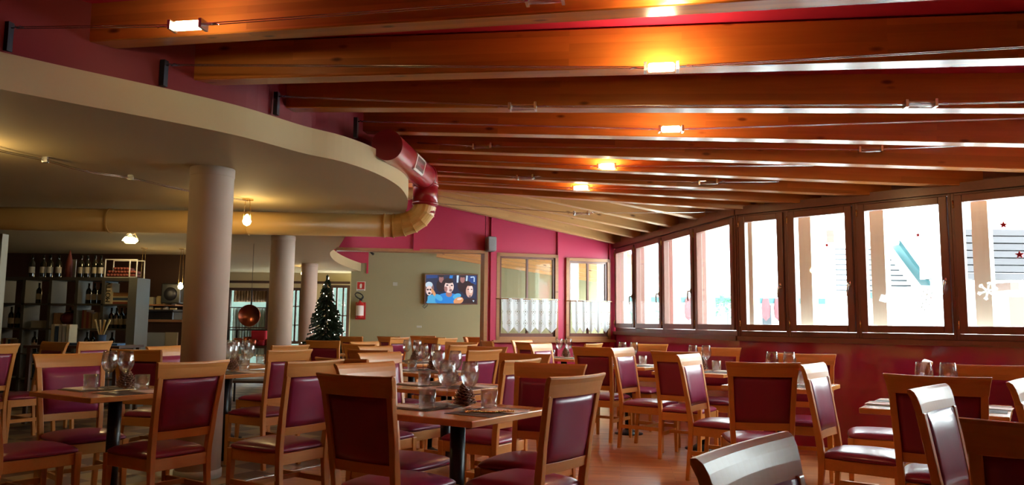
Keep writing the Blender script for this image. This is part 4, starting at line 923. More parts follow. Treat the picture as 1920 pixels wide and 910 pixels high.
def P_knife():
    b = bm_new(); box(b, -.006, .006, -.11, -.02, 0, .004); slab(b, [(-.008, -.02, .001), (.006, -.02, .001), (.004, .10, .001), (-.010, .09, .001)], (0, 0, .002)); return obj('table_knife', b, M['steel'])
def P_fork():
    b = bm_new(); box(b, -.004, .004, -.10, .03, 0, .003); box(b, -.011, .011, .03, .05, 0, .003)
    for k in range(4): box(b, -.011 + k * .0065, -.009 + k * .0065 + .001, .05, .09, 0, .002)
    return obj('table_fork', b, M['steel'])
PR = {'wine': P_wine(), 'tumb': P_tumb(), 'cone': P_cone(), 'mat': P_mat(), 'nap': P_nap(), 'knife': P_knife(), 'fork': P_fork()}
CAT = {'wine': 'wine glass', 'tumb': 'glass', 'cone': 'pine cone', 'mat': 'placemat', 'nap': 'napkin', 'knife': 'knife', 'fork': 'fork'}
GRP = {'wine': 'wine glasses on the tables', 'tumb': 'tumblers on the tables', 'cone': 'pine cones on the tables', 'mat': 'dark placemats', 'nap': 'folded napkins', 'knife': 'table knives', 'fork': 'table forks'}
used = set()
def put(kind, p, rz, label, scale=None):
    src = PR[kind]
    if kind in used:
        src = src.copy(); C.objects.link(src)
    used.add(kind); src.location = p; src.rotation_euler = (0, 0, rz); tag(src, label, CAT[kind], GRP[kind])
    if scale: src.scale = (scale,) * 3
    return src
ZT = 0.745
def table(x, y, ph, phrase, sides=('left', 'right'), setting=True, cone=True, wines=2, label=None, full=True):
    """ph: rotation degrees of the table axis e1; e2 = e1 rotated +90"""
    a = math.radians(ph); e1 = Vector((math.cos(a), math.sin(a), 0)); e2 = Vector((-math.sin(a), math.cos(a), 0)); c = Vector((x, y, 0))
    if not tb_used[0]: tb_used[0] = 1; TB0.location = c; TB0.rotation_euler = (0, 0, a); TB0['label'] = label or phrase
    else: dup(TB0, c, a, label or phrase)
    short = phrase
    def at(u, v, z=0.0): q = c + e1 * u + e2 * v; return Vector((q.x, q.y, ZT + z))
    if not setting: return
    rnd = random.Random(int(x * 1000))
    for s, sn in ((1, sides[0]), (-1, sides[1])):
        put('mat', at(-0.08 * 0, s * .20), a, 'dark placemat on the %s side of %s' % (sn, short))
        put('nap', at(-.08 * s, s * .245, .0026), a + rnd.uniform(-.1, .1), 'folded cream napkin on the %s side of %s' % (sn, short))
        if full:
            put('knife', at(-.08 * s + .055, s * .245, .0085), a + PI / 2 * (1 + s) + rnd.uniform(-.12, .12), 'steel knife on the %s side of %s' % (sn, short))
            put('fork', at(.12 * s, s * .20, .0026), a + PI / 2 * (1 + s) + rnd.uniform(-.15, .15), 'steel fork on the %s side of %s' % (sn, short))
        put('tumb', at(-.09 * s, s * .135, .0026), rnd.random() * 6, 'tumbler on the %s side of %s' % (sn, short), 1.1)
        if wines == 2: put('wine', at(-.02 * s, s * .060, .0), rnd.random() * 6, 'wine glass on the %s side of %s' % (sn, short), 1.13)
    if wines == 1: put('wine', at(-.02, .06), 0, 'single wine glass on %s' % short)
    if cone: put('cone', at(.07, .01), rnd.random() * 6, 'pine cone on %s' % short, 1.12)

LB = 'square wooden table, '
table(-.275, 4.10, 56, 'the nearest centre table', label='nearest square wooden table of the centre row')
table(-.46, 5.60, 56, 'the second centre table', label='second square wooden table of the centre row')
table(-.76, 7.25, 56, 'the third centre table', label='third square wooden table of the centre row')
table(-1.13, 8.85, 56, 'the fourth centre table', label='fourth and farthest square table of the centre row', full=False)
table(-2.52, 4.98, 57, 'the dim left table', label='dim square table left of the thick near column')
table(-2.52, 6.87, 57, 'the table beside the thick column', label='square table just right of the thick near column')
table(-2.90, 8.00, 57, 'the glass covered left table', label='square table crowded with glasses in front of the copper pan', full=False)
table(2.44, 4.46, 56, 'the nearest window table', label='nearest square table along the window wall')
table(2.08, 5.98, 56, 'the second window table', label='second square table along the window wall')
table(1.85, 7.60, 56, 'the third window table', wines=2, label='third square table along the window wall')
table(1.36, 8.10, 56, 'the corner table', cone=False, label='square table in front of the far window corner', full=False) if False else None
table(1.30, 8.60, 56, 'the corner table', cone=False, label='square table in front of the far window corner', full=False)
table(.70, 10.25, 56, 'the table under the lace curtains', label='small square table under the two lace curtains', full=False)
table(2.20, 2.66, 56, 'the table at the right edge', setting=False, label='square table hidden behind the dark chair at lower right')
# gold bead garland by the right glass of the nearest table
b = bm_new(); rnd = random.Random(3)
for k in range(26):
    t = k / 25; x_, y_ = -.13 + .24 * t, .02 * math.sin(t * 9) + rnd.uniform(-.006, .006); bmesh.ops.create_icosphere(b, subdivisions=1, radius=.0065, matrix=Matrix.Translation((x_, y_, .0065)))
tag(obj('bead_garland', b, M['gold'], smooth=True, loc=(-.095, 3.93, ZT + .0026), rot=(0, 0, .1)), 'short string of gold beads in front of the nearest pine cone', 'garland')
# the many extra glasses standing on the two tables beside the column
rnd = random.Random(11)
ex_l = [(-2.72, 7.02), (-2.60, 7.15), (-2.36, 7.00), (-2.80, 6.80), (-2.45, 6.70), (-2.98, 7.85), (-2.86, 8.20), (-3.08, 8.12), (-2.70, 7.88), (-2.62, 8.12), (-2.82, 7.80), (-3.12, 7.95)]
exn = ['near the left corner', 'behind the cone', 'toward the right corner', 'at the left rim', 'toward the front edge', 'at the left corner', 'at the back edge', 'by the back left rim', 'at the front edge', 'at the right corner', 'in front of the cone', 'by the far left rim']
for i, (x, y) in enumerate(ex_l):
    put('wine' if i % 3 else 'tumb', Vector((x, y, ZT)), rnd.random() * 6, 'extra %s %s of %s' % ('wine glass' if i % 3 else 'tumbler', exn[i], 'the table beside the thick column' if i < 5 else 'the glass covered left table'))

# ------------------------------------------------------------------ chairs, listed as (x, y, facing, label)
CH = [
 (-0.701, 3.513, 57, 'largest dark chair, back to the camera, in the centre foreground'),
 (0.306, 3.636, 142, 'near chair with pale rail and mauve back, right of the nearest centre table'),
 (0.230, 4.638, 243, 'red backed chair facing the camera behind the nearest centre table'),
 (-0.843, 4.533, 325, 'chair with shiny pale top rail behind the large dark foreground chair'),
 (-1.201, 4.764, 148, 'lone chair with its whole back in view right of the thick column'),
 (-1.099, 5.056, 57, 'dark chair, back to the camera, at the second centre table'),
 (0.069, 5.144, 148, 'mauve backed chair at the right of the second centre table'),
 (0.106, 6.087, 238, 'chair facing the camera behind the second centre table'),
 (-1.020, 6.050, 325, 'pale railed chair at the left of the second centre table'),
 (-1.210, 6.586, 57, 'dark chair, back to the camera, at the third centre table'),
 (-0.236, 6.821, 143, 'mauve backed chair at the right of the third centre table'),
 (-0.242, 7.776, 240, 'chair facing the camera behind the third centre table'),
 (-1.330, 7.620, 325, 'pale railed chair at the left of the third centre table'),
 (-1.607, 8.217, 57, 'dark chair, back to the camera, at the fourth centre table'),
 (-0.520, 8.300, 146, 'mauve backed chair at the right of the fourth centre table'),
 (-0.604, 9.388, 240, 'chair facing the camera behind the fourth centre table'),
 (-1.743, 9.233, 325, 'pale railed chair at the left of the fourth centre table'),
 (-2.330, 9.600, 75, 'dark chair, back to the camera, in front of the fir tree'),
 (-1.850, 4.530, 147, 'large chair, back to the camera, overlapping the thick column'),
 (-2.995, 4.334, 57, 'chair cut by the left edge, its seat to the right'),
 (-3.041, 5.367, 318, 'chair facing the camera behind the dim left table'),
 (-2.998, 6.221, 75, 'dark chair, back to the camera, left of the thick column'),
 (-1.840, 6.450, 147, 'nearer chair right of the table beside the thick column'),
 (-2.180, 7.650, 147, 'farther chair right of the glass covered table'),
 (-3.140, 7.046, 345, 'chair half hidden behind the thick column'),
 (-4.811, 7.195, 150, 'mauve backed chair cut by the left edge below the bookshelf'),
 (-4.728, 8.025, 240, 'dark chair under the second column of the bookshelf'),
 (-4.460, 8.307, 165, 'narrow looking side turned chair in front of the bookshelf'),
 (1.440, 6.270, 325, 'side turned chair with sunlit mauve back at the second window table'),
 (1.465, 6.881, 58, 'dark backed chair at the third window table, back to the camera'),
 (1.630, 5.030, 82, 'dark backed chair, back to the camera, before the second window table'),
 (2.508, 6.583, 245, 'chair facing the camera between the second window table and the wall'),
 (1.910, 4.892, 322, 'side turned chair with long pale seat at the nearest window table'),
 (2.096, 3.832, 57, 'dark backed chair, back to the camera, at the nearest window table'),
 (2.990, 4.915, 248, 'chair facing the camera between the nearest window table and the wall'),
 (2.930, 5.480, 156, 'chair with a purple seat pointing left behind the nearest window table'),
 (1.680, 3.110, 316, 'side turned chair with a bright bluish back panel at lower right'),
 (1.400, 1.970, 63, 'large dark chair cut by the lower right corner'),
 (2.330, 3.550, 318, 'chair with bright top rail cut by the right edge'),
 (0.485, 1.580, 321, 'closest chair, only its shiny grey top rail in view at the bottom'),
 (0.838, 7.986, 57, 'dark backed chair, back to the camera, before the corner table'),
 (0.355, 9.183, 325, 'pale edged side chair behind the dark one before the corner table'),
 (1.124, 7.802, 324, 'side turned chair with sunlit back left of the third window table'),
 (2.183, 8.159, 245, 'chair facing the camera behind the third window table'),
 (1.660, 9.320, 240, 'chair facing the camera behind the corner table'),
 (0.261, 9.640, 60, 'dark backed chair, back to the camera, before the lace curtain table'),
 (0.154, 10.800, 322, 'pale edged chair left of the lace curtain table'),
 (0.990, 9.334, 148, 'orange railed chair right of the lace curtain table'),
 (-0.310, 10.153, 20, 'side turned chair at the wooden post of the opening'),
 (-2.550, 12.350, 62, 'leftmost dark chair of the row under the sage wall'),
 (-1.980, 12.550, 60, 'second dark chair of the row under the sage wall'),
 (-1.720, 11.900, 150, 'small chair of the far row turned left, behind the wine glasses'),
 (-1.520, 13.350, 75, 'dark chair of the far row below the socket'),
 (-1.226, 12.203, 62, 'broad dark chair of the far row left of the television'),
 (-0.960, 11.600, 146, 'tan railed chair of the far row below the television'),
 (-0.717, 12.355, 0, 'far chair seen from its side below the television corner'),
 (-0.586, 12.743, 62, 'dark far chair just left of the wooden post'),
]
for c in [c for c in CH if c]: chair(*c)

# ------------------------------------------------------------------ dim left room: bookshelf
YS = 10.5; xr = aty(238, 600, YS).x; CW = 0.36; NC = 7; zts = 1.765; CHh = 0.336; SD = 0.36
sh = empty('bookshelf', (xr, YS, 0), 0, 'tall open cube bookshelf filled with bottles and books', 'bookshelf')
b = bm_new(); box(b, -NC * CW, 0.0, 0, SD, zts - .045, zts); obj('top_board', b, M['shelf'], sh)
for k in range(5):
    b = bm_new(); z = zts - .045 - CHh * (k + 1) + .0; box(b, -NC * CW, 0, 0, SD, z, z + .022); obj('shelf_board', b, M['shelf'], sh)
for k in range(1, NC + 1):
    b = bm_new(); box(b, -k * CW - .012, -k * CW + .028, 0.0, SD, 0.0, zts - .045); obj('divider', b, M['shelf'], sh)
b = bm_new(); box(b, 0, .115, -.01, SD + .01, 0, zts + .0); obj('side_panel', b, plain('pale_side_laminate', (0.12, 0.12, 0.10), 0.5), sh)
zrow = [zts] + [zts - .045 - CHh * (k + 1) + .022 for k in range(5)]
def cellx(col, f): return xr - (col + 1) * CW + .03 + f * (CW - .04)      # col 0 = rightmost
b0 = None
def bottle_proto():
    r = empty('wine_bottle', (0, 0, 0), 0, 'x', 'bottle', 'wine bottles on the bookshelf')
    b = bm_new(); lathe(b, [(0, 0), (.037, 0), (.038, .01), (.038, .19), (.030, .215), (.015, .235), (.0145, .30), (.016, .30), (.016, .31), (0, .31)], 18); obj('bottle_body', b, M['bottle'], r, smooth=True)
    b = bm_new(); lathe(b, [(.0386, .06), (.0386, .145)], 18); obj('paper_label', b, M['paper'], r, smooth=True); return r
BP = bottle_proto(); bused = [0]
def bottle(x, y, z, lb, sc_=1.0):
    if not bused[0]: bused[0] = 1; r = BP; r.location = (x, y, z); r['label'] = lb
    else: r = dup(BP, (x, y, z), random.random() * .4, lb)
    r.scale = (sc_,) * 3
for px, lb in ((60, 'leftmost of the loose bottles'), (81, 'second of the loose bottles'), (94, 'third of the loose bottles'), (110, 'rightmost of the loose bottles'), (152, 'first of the four bottles in a row'), (164, 'second of the four bottles in a row'), (178, 'third of the four bottles in a row'), (189, 'last of the four bottles in a row')):
    p = aty(px, 500, YS + .12); bottle(p.x, YS + .12, zts, 'dark wine bottle on the bookshelf top, ' + lb)
rowname = ['top', 'second', 'third', 'fourth', 'lowest']; colname = ['rightmost', 'second from right', 'third from right', 'fourth from right', 'fifth from right', 'sixth from right', 'leftmost']
cells = {(1, 1): [.2, .45, .72], (1, 3): [.3, .82], (1, 2): [.85], (2, 0): [.12, .34, .56, .78], (3, 3): [.25, .8], (3, 1): [.25, .5, .85], (3, 0): [.2], (2, 4): [.3, .6], (1, 4): [.8], (4, 1): [.4, .7], (4, 3): [.3, .6]}
for (rw, co), fs in cells.items():
    for i, f in enumerate(fs):
        bottle(cellx(co, f), YS + .15, zrow[rw], 'dark bottle %d%s in %s row, %s column of bookshelf' % (i + 1, ['st', 'nd', 'rd', 'th'][i], rowname[rw - 1], colname[co]), 0.92)
def book(x, y, z, w_, h, d, mat, lb, grp='books on the bookshelf', flat=False):
    r = empty('book', (x, y, z), 0, lb, 'book', grp)
    b = bm_new()
    if flat: box(b, 0, w_, 0, d, 0, .004); box(b, 0, w_, 0, d, h - .004, h); box(b, 0, w_, -.002, .004, 0, h)
    else: box(b, 0, .004, 0, d, 0, h); box(b, w_ - .004, w_, 0, d, 0, h); box(b, 0, w_, -.002, .004, 0, h)
    obj('cover', b, mat, r)
    b = bm_new()
    if flat: box(b, .004, w_ - .004, .004, d - .006, .004, h - .004)
    else: box(b, .004, w_ - .004, .004, d - .006, .004, h - .004)
    obj('pages', b, M['book2'], r); return r
mats_ = [M['book1'], M['book3'], M['book2'], M['book4']]
rnd = random.Random(5)
def books(co, rw, f0, n, tall=.26, names='', ms=None):
    x = cellx(co, f0)
    for i in range(n):
        w_ = rnd.uniform(.022, .036); h = tall * rnd.uniform(.88, 1.05); m = (ms or mats_)[i % len(ms or mats_)]
        book(x, YS + .08, zrow[rw], w_, h, .19, m, '%s book, %s in its group, %s, %s of bookshelf' % ({'tan_book_cloth': 'tan', 'pale_book_cloth': 'pale', 'dark_red_book_cloth': 'dark red', 'navy_book_cloth': 'navy'}[m.name], od[i], 'on top' if rw == 0 else rowname[rw - 1] + ' row', colname[co] + ' column'))
        x += w_ + .002
books(5, 0, .05, 7, .24, ms=[M['book1'], M['book2'], M['book1']]); books(6, 0, .3, 6, .24, ms=[M['book1'], M['book3']]); books(5, 1, .1, 5, .25, ms=[M['book1'], M['book3']]); books(1, 2, .1, 4, .24, ms=[M['book3'], M['book1']]); books(1, 2, .55, 3, .22, ms=[M['book2']])
books(4, 3, .1, 5, .2); books(3, 4, .1, 4, .2); books(2, 2, .02, 3, .2, ms=[M['book1']])
bk = book(cellx(1, 1.0) + .02, YS + .04, zrow[1], .10, .285, .2, M['book2'], 'thick cream box file with dark upright lettering, top row of bookshelf'); bk.name = 'box_file'; bk['category'] = 'box file'
cu = bpy.data.curves.new('lettering', 'FONT'); cu.body = 'MOTTV'; cu.size = 0.088; cu.extrude = 0.001; cu.space_character = 0.9
to_ = bpy.data.objects.new('lettering_curve', cu); me_ = bpy.data.meshes.new_from_object(to_); bpy.data.objects.remove(to_); to = bpy.data.objects.new('lettering', me_); C.objects.link(to); to.parent = bk; to.location = (.082, -.004, .02); to.rotation_euler = (PI / 2, -PI / 2, 0); me_.materials.clear(); me_.materials.append(M['bottle'])
z = zrow[1]
for i, (h, m, nm) in enumerate(((.03, M['book3'], 'dark red'), (.02, M['book2'], 'pale'), (.035, M['book4'], 'navy'), (.02, M['book2'], 'thin pale'), (.05, M['book1'], 'tan'))):
    book(cellx(0, .22), YS + .08, z, .22, h, .17, m, '%s book lying flat, %s from the bottom, beside the lettered box file' % (nm, od[i]), 'books on the bookshelf', True); z += h + .0005
# top of the shelf: wedge, pale panel, bottle crate
p = aty(128, 490, YS + .15); b = bm_new(); lathe(b, [(0, 0), (.05, 0), (.045, .2), (.012, .36), (0, .40)], 16); tag(obj('decanter', b, M['book3'], loc=(p.x, YS + .18, zts), smooth=True), 'tall dark pointed decanter on the bookshelf top', 'decanter')
p = aty(137, 490, YS + .2); b = bm_new(); box(b, -.035, .035, -.01, .01, 0, .26); tag(obj('picture_card', b, M['greywhite'], loc=(p.x, YS + .22, zts)), 'pale upright card behind the pointed decanter', 'card')
p0 = aty(196, 505, YS + .1).x; p1 = aty(257, 505, YS + .1).x
cr = empty('bottle_crate', (p0, YS + .1, zts), 0, 'white framed crate of red capped bottles at the right end of the bookshelf top', 'crate')
b = bm_new(); wc = p1 - p0
for (x_, y_) in ((0, 0), (wc - .11, 0), (wc - .012, 0), (0, .22), (wc - .012, .22)): box(b, x_, x_ + .012, y_, y_ + .012, 0, .26)
for y_ in (0, .22): box(b, 0, wc, y_, y_ + .012, .25, .262); box(b, 0, wc, y_, y_ + .012, 0, .012)
box(b, wc - .11, wc, 0, .012, 0.0, .02)
obj('wire_frame', b, M['white'], cr)
b = bm_new()
for i in range(9):
    for k in range(3):
        if k == 2 and (i < 2 or i > 6): continue
        tube(b, [(.04 + i * (wc - .08) / 8.5 + .01 * (k % 2), .02, .04 + k * .045), (.04 + i * (wc - .08) / 8.5 + .01 * (k % 2), .2, .04 + k * .045)], .020, 8)
obj('bottle_stack', b, M['book3'], cr, smooth=True)
# glass ball arrangement in the third column
bl = empty('globe_vase', (cellx(2, .55), YS + .17, zrow[2]), 0, 'round dark red lidded glass vase, second row of bookshelf', 'vase')
b = bm_new(); lathe(b, [(0, 0), (.05, 0), (.03, .02), (.09, .06), (.125, .12), (.11, .18), (.05, .225), (0, .23)], 20); obj('bowl', b, plain('dark_red_glass', (.12, .01, .015), .1, coat=.6), bl, smooth=True)
b = bm_new(); lathe(b, [(0, .225), (.06, .225), (.06, .24), (.015, .25), (.012, .285), (0, .29)], 16); obj('lid', b, M['brass'], bl, smooth=True)
for k, (co, rw, f) in enumerate(((3, 2, .15), (6, 3, .4))):
    b = bm_new(); box(b, 0, .22, 0, .2, 0, .09); box(b, -.01, .23, -.01, .21, .09, .10); tag(obj('storage_box', b, M['book1' if k else 'greywhite'], loc=(cellx(co, f), YS + .1, zrow[rw])), ['pale lidded box in the second row of the bookshelf', 'tan lidded box at the left of the bookshelf'][k], 'box')
# magazines and blue folder on a side table before the shelf
st = empty('side_table', (-5.05, 9.2, 0), 0, 'low dark side table with blue folders in front of the bookshelf', 'table')
b = bm_new(); box(b, -.55, .55, -.3, .3, .86, .89); obj('table_top', b, M['barwall'], st)
for sx in (-.5, .5):
    for sy in (-.26, .26): b = bm_new(); box(b, sx - .02, sx + .02, sy - .02, sy + .02, 0, .86); obj('leg', b, M['barwall'], st)
for i, (dx, w_, m, lb) in enumerate(((-.1, .30, M['book4'], 'navy folder lying at the left on the side table'), (.28, .32, plain('blue_folder', (.04, .12, .25), .4), 'blue folder lying at the right on the side table'))):
    b = bm_new(); box(b, -w_ / 2, w_ / 2, -.12, .12, 0, .025); tag(obj('folder', b, m, loc=(-5.05 + dx, 9.15, .89), rot=(0, 0, .1 * i)), lb, 'folder')
for i in range(5):
    book(-5.5 + i * .045, 9.25, .89, .035, .24 - .02 * (i % 2), .17, [M['book2'], M['book4'], M['paper'], M['greywhite'], M['book2']][i], 'upright brochure, %s from the left on the side table' % od[i], 'brochures on the side table')
# utensil holder with yellow spatulas
uh = empty('utensil_holder', (-4.95, 9.35, .89), 0, 'small holder with four yellow handled utensils on the side table', 'utensil holder')
b = bm_new(); lathe(b, [(0, 0), (.05, 0), (.055, .12), (.05, .12), (.045, .01)], 16); obj('cup', b, M['book4'], uh, smooth=True)
for i in range(4): b = bm_new(); tube(b, [(0, 0, .05), (-.09 + .06 * i, 0, .30)], [.006, .014], 8); obj('utensil', b, plain('yellow_handle%d' % i, (.6, .45, .2), .5), uh)

# ------------------------------------------------------------------ bar area behind the bookshelf
w = bm_new(); box(w, -14, aty(352, 600, 14.2).x, 14.2, 14.35, 0, 2.4); tag(obj('wall_bar', w, M['barwall']), 'dark brown panelled wall behind the bar', 'wall', kind='structure')
bc = empty('bar_counter', (aty(268, 640, 12.2).x, 12.2, 0), 0, 'bar counter with pale front panels behind the tables', 'counter')
x1 = aty(335, 640, 12.2).x - aty(268, 640, 12.2).x
b = bm_new(); box(b, -.6, x1 + .35, 0, .6, 1.16, 1.20); obj('counter_top', b, M['trimwood'], bc)
b = bm_new(); box(b, -.6, x1 + .35, .03, .58, 0, 1.16); obj('counter_body', b, M['barwall'], bc)
zt_ = aty(300, 624, 12.2).z; zb_ = aty(300, 648, 12.2).z
b = bm_new(); box(b, .0, .34, -.01, .03, zb_ - .1, zt_); obj('front_panel', b, M['greywhite'], bc); b = bm_new(); box(b, .35, .54, -.01, .03, zb_ - .1, zt_ + .005); obj('front_panel', b, M['cream'], bc)
for i in range(10):
    x_ = aty(268 + (i % 5) * 14, 600, 13.9).x; z_ = 1.28 + .19 * (i // 5); b = bm_new()
    if i % 2: lathe(b, [(0, 0), (.045, 0), (.05, .12), (.03, .15), (0, .15)], 14)
    else: box(b, -.05, .05, -.04, .04, 0, .13)
    tag(obj('storage_jar', b, M['cream'] if i % 3 else M['greywhite'], loc=(x_, 13.9, z_), smooth=False), 'pale jar, %s from the left on the %s back bar shelf' % (od[i % 5], ['lower', 'upper'][i // 5]), 'jar', 'jars on the back bar shelves')
b = bm_new(); box(b, aty(258, 600, 14).x, aty(338, 600, 14).x, 13.75, 14.2, 1.255, 1.28); tag(obj('back_bar_shelf', b, M['trimwood']), 'lower dark shelf of jars behind the bar', 'shelf')
b = bm_new(); box(b, aty(258, 600, 14).x, aty(338, 600, 14).x, 13.75, 14.2, 1.445, 1.47); tag(obj('back_bar_shelf', b, M['trimwood']), 'upper dark shelf of jars behind the bar', 'shelf')
cm = empty('coffee_machine', (aty(297, 605, 13.3).x, 13.3, 1.0), 0, 'black coffee machine behind the bar counter', 'coffee machine')
b = bm_new(); box(b, -.33, .33, -.2, .2, .04, .34); obj('housing', b, M['black'], cm, bevel=.02); b = bm_new(); box(b, -.35, .35, -.24, .22, 0, .04); box(b, -.35, .35, -.24, .22, .34, .37); obj('tray', b, M['darksteel'], cm)
for s in (-.15, .15): b = bm_new(); tube(b, [(s, -.2, .2), (s, -.32, .18)], .02, 8); obj('portafilter', b, M['steel'], cm, smooth=True)
b = bm_new(); box(b, -13.9, -5.2, 12.9, 13.6, 0, 1.0); tag(obj('back_counter', b, M['barwall']), 'dark low counter along the bar behind the bookshelf', 'counter')
bx = empty('black_loudspeaker', (aty(317, 553, 13.6).x, 13.8, aty(317, 570, 13.8).z), 0, 'black loudspeaker box high on the bar wall', 'loudspeaker')
b = bm_new(); box(b, -.17, .17, -.15, .15, 0, .36); obj('housing', b, M['black'], bx, bevel=.02); b = bm_new(); lathe(b, [(0, 0), (.12, 0), (.11, .02), (.04, .03), (0, .03)], 20, 0, 0, 0)
for v in b.verts: v.co = Vector((v.co.x, -.15 - v.co.z, v.co.y + .17))
obj('cone', b, M['darksteel'], bx, smooth=True)
t2 = empty('small_television', (aty(351, 556, 11.9).x, 11.9, aty(350, 580, 11.9).z), math.radians(-62), 'small lit television half hidden by the thick column', 'television')
b = bm_new(); box(b, -.35, .35, 0, .05, 0, .42); obj('housing', b, M['black'], t2, bevel=.01)
b = bm_new(); box(b, -.33, .33, -.004, 0, .03, .39); obj('screen', b, emis('small_screen_glow', (.35, .62, .75), .9), t2)
b = bm_new(); tube(b, [(0, .05, .3), (0, .10, .6), (0, .1, 2.4 - t2.location.z)], .02, 8); obj('ceiling_arm', b, M['black'], t2, smooth=True)
b = bm_new(); x_ = aty(1, 560, 9.6).x; box(b, x_ - .12, x_ + .03, 9.5, 9.62, 0, aty(1, 440, 9.6).z); tag(obj('partition_post', b, M['greywhite']), 'pale upright panel at the left edge beside the bookshelf', 'partition')

# ------------------------------------------------------------------ far left windows
def far_window(n, px0, px1, pyt, pyb, y, label, cols_=2, rows_=2, curtain=None):
    A = aty(px0, 600, y); Bx = aty(px1, 600, y); zt = aty((px0 + px1) / 2, pyt, y).z; zb = max(0.02, aty((px0 + px1) / 2, pyb, y).z); wd_ = Bx.x - A.x; h = zt - zb
    r = empty('window_%d' % n, (A.x, y, zb), 0, label, 'window', None, 'structure'); f = .07
    b = bm_new(); box(b, 0, f, -.05, .05, 0, h); box(b, wd_ - f, wd_, -.05, .05, 0, h); box(b, f, wd_ - f, -.05, .05, 0, f); box(b, f, wd_ - f, -.05, .05, h - f, h)
    for k in range(1, cols_): box(b, wd_ * k / cols_ - .02, wd_ * k / cols_ + .02, -.03, .03, f, h - f)
    for k in range(1, rows_ + 1): box(b, f, wd_ - f, -.03, .03, h * k / (rows_ + 1) - .012, h * k / (rows_ + 1) + .012)
    obj('window_frame', b, M['barwall'], r)
    b = bm_new(); box(b, f, wd_ - f, -.004, .004, f, h - f); obj('window_pane', b, M['pane'], r)
    return r, wd_, h
YL = 19.3
# openings are cut by building the wall in pieces
bpy.data.objects.remove(bpy.data.objects['wall_far_left'])
WX = [(aty(426, 600, YL).x, aty(504, 600, YL).x, aty(465, 540, YL).z, 0.0), (aty(541, 600, YL).x, aty(566, 600, YL).x, aty(550, 540, YL).z, 0.45), (aty(618, 600, YL).x, aty(655, 600, YL).x, aty(640, 535, YL).z, 0.3)]
w = bm_new(); xcur = -14
for (xa, xb, zt, zb) in WX:
    box(w, xcur, xa, YL, YL + .15, 0, 2.6); box(w, xa, xb, YL, YL + .15, zt, 2.6)
    if zb > 0: box(w, xa, xb, YL, YL + .15, 0, zb)
    xcur = xb
box(w, xcur, -3.0, YL, YL + .15, 0, 2.6)
tag(obj('wall_far_left', w, M['cream']), 'cream wall with windows at the far end of the dim left room', 'wall', kind='structure')
far_window(11, 426, 504, 540, 690, YL + .05, 'dark framed glazed door with curtains behind the copper pan', 1, 3)
far_window(12, 541, 566, 540, 645, YL + .05, 'dark framed window between the two slim columns', 2, 2)
far_window(13, 618, 655, 535, 650, YL + .05, 'dark framed window beside the fir tree', 3, 1)
xa, xb = WX[0][0], WX[0][1]
for nm, z0_, z1_, mat, lb in (('upper_curtain', 1.66, 2.02, M['book1'], 'tan curtain in the upper part of the glazed door'), ('lower_curtain', .3, 1.52, None, 'pale bluish curtain in the lower part of the glazed door')):
    b = bm_new(); secs = []
    prev = None
    for i in range(61):
        x_ = xa + .08 + (xb - xa - .16) * i / 60; y_ = YL + .16 + .02 * math.sin(i * 1.3)
        cur = (b.verts.new((x_, y_, z0_)), b.verts.new((x_, y_, z1_)))
        if prev: b.faces.new((prev[0], cur[0], cur[1], prev[1]))
        prev = cur
    o = obj('curtain', b, mat or MATS.get('sheer') or plain('sheer', (.45, .55, .55), .9), smooth=True); s_ = o.modifiers.new('th', 'SOLIDIFY'); s_.thickness = .003; tag(o, lb, 'curtain')
b = bm_new(); box(b, aty(425, 530, YL).x, aty(657, 530, YL).x, YL - .03, YL, 2.13, 2.19); tag(obj('trim_9', b, M['barwall']), 'dark rail above the far left windows', 'trim', kind='structure')
# backdrop terrace beyond the far windows
b = bm_new(); box(b, -14, -2, 24, 24.2, -0.3, 3.0); tag(obj('garden_wall_outside', b, plain('outside_green_wall', (.022, .038, .030), .8, 0, .5, 2)), 'mottled green garden wall outside the far left windows', 'wall', kind='structure')

# ------------------------------------------------------------------ fir tree
def fir():
    p = aty(611, 600, 13.2); r = empty('christmas_tree', (p.x, 13.2, 0), 0, 'dark fir tree with small warm lights beside the slim far column', 'christmas tree')
    ztop = aty(609, 517, 13.2).z; b = bm_new(); rnd = random.Random(2); tips = []
    for k in range(900):
        t = rnd.random() ** 0.75; z = ztop - (ztop - .15) * t; R_ = (0.03 + 0.58 * t) * rnd.uniform(.75, 1.08); a = rnd.random() * 2 * PI
        ca, sa = math.cos(a), math.sin(a); tip = Vector((ca * R_, sa * R_, z - .10 * R_ - .03)); base = Vector((ca * R_ * .25, sa * R_ * .25, z + .02)); d = (tip - base); sd = Vector((-sa, ca, 0))
        w_ = .035 + .02 * t
        for q in range(3):
            f0 = q / 3; f1 = (q + 1.35) / 3; a0 = base + d * f0; a1 = base + d * min(f1, 1.0); ww = w_ * (1 - .22 * q)
            for s in (-1, 1):
                v = [b.verts.new(a0), b.verts.new(a0 + sd * s * ww * .6 + d * .12 + Vector((0, 0, rnd.uniform(-.02, .01)))), b.verts.new(a1 + sd * s * ww * .25)]
                b.faces.new(v)
            b.faces.new([b.verts.new(a0), b.verts.new(a1 + Vector((0, 0, .02))), b.verts.new(a1 - Vector((0, 0, .015)))])
        if k % 10 == 0: tips.append(tip)
    obj('foliage', b, M['needle'], r)
    b = bm_new(); tube(b, [(0, 0, 0), (0, 0, ztop)], [.04, .006], 8); obj('trunk', b, M['barwall'], r)
    b = bm_new(); lathe(b, [(0, 0), (.14, 0), (.17, .18), (0, .18)], 16); obj('pot', b, M['book3'], r)
    b = bm_new()
    for tp in tips: bmesh.ops.create_icosphere(b, subdivisions=1, radius=.0085, matrix=Matrix.Translation(tp * 1.0 + Vector((0, 0, .0))))
    o = obj('light_string', b, M['treelight'], r); o['kind'] = 'stuff'
    return r
fir()
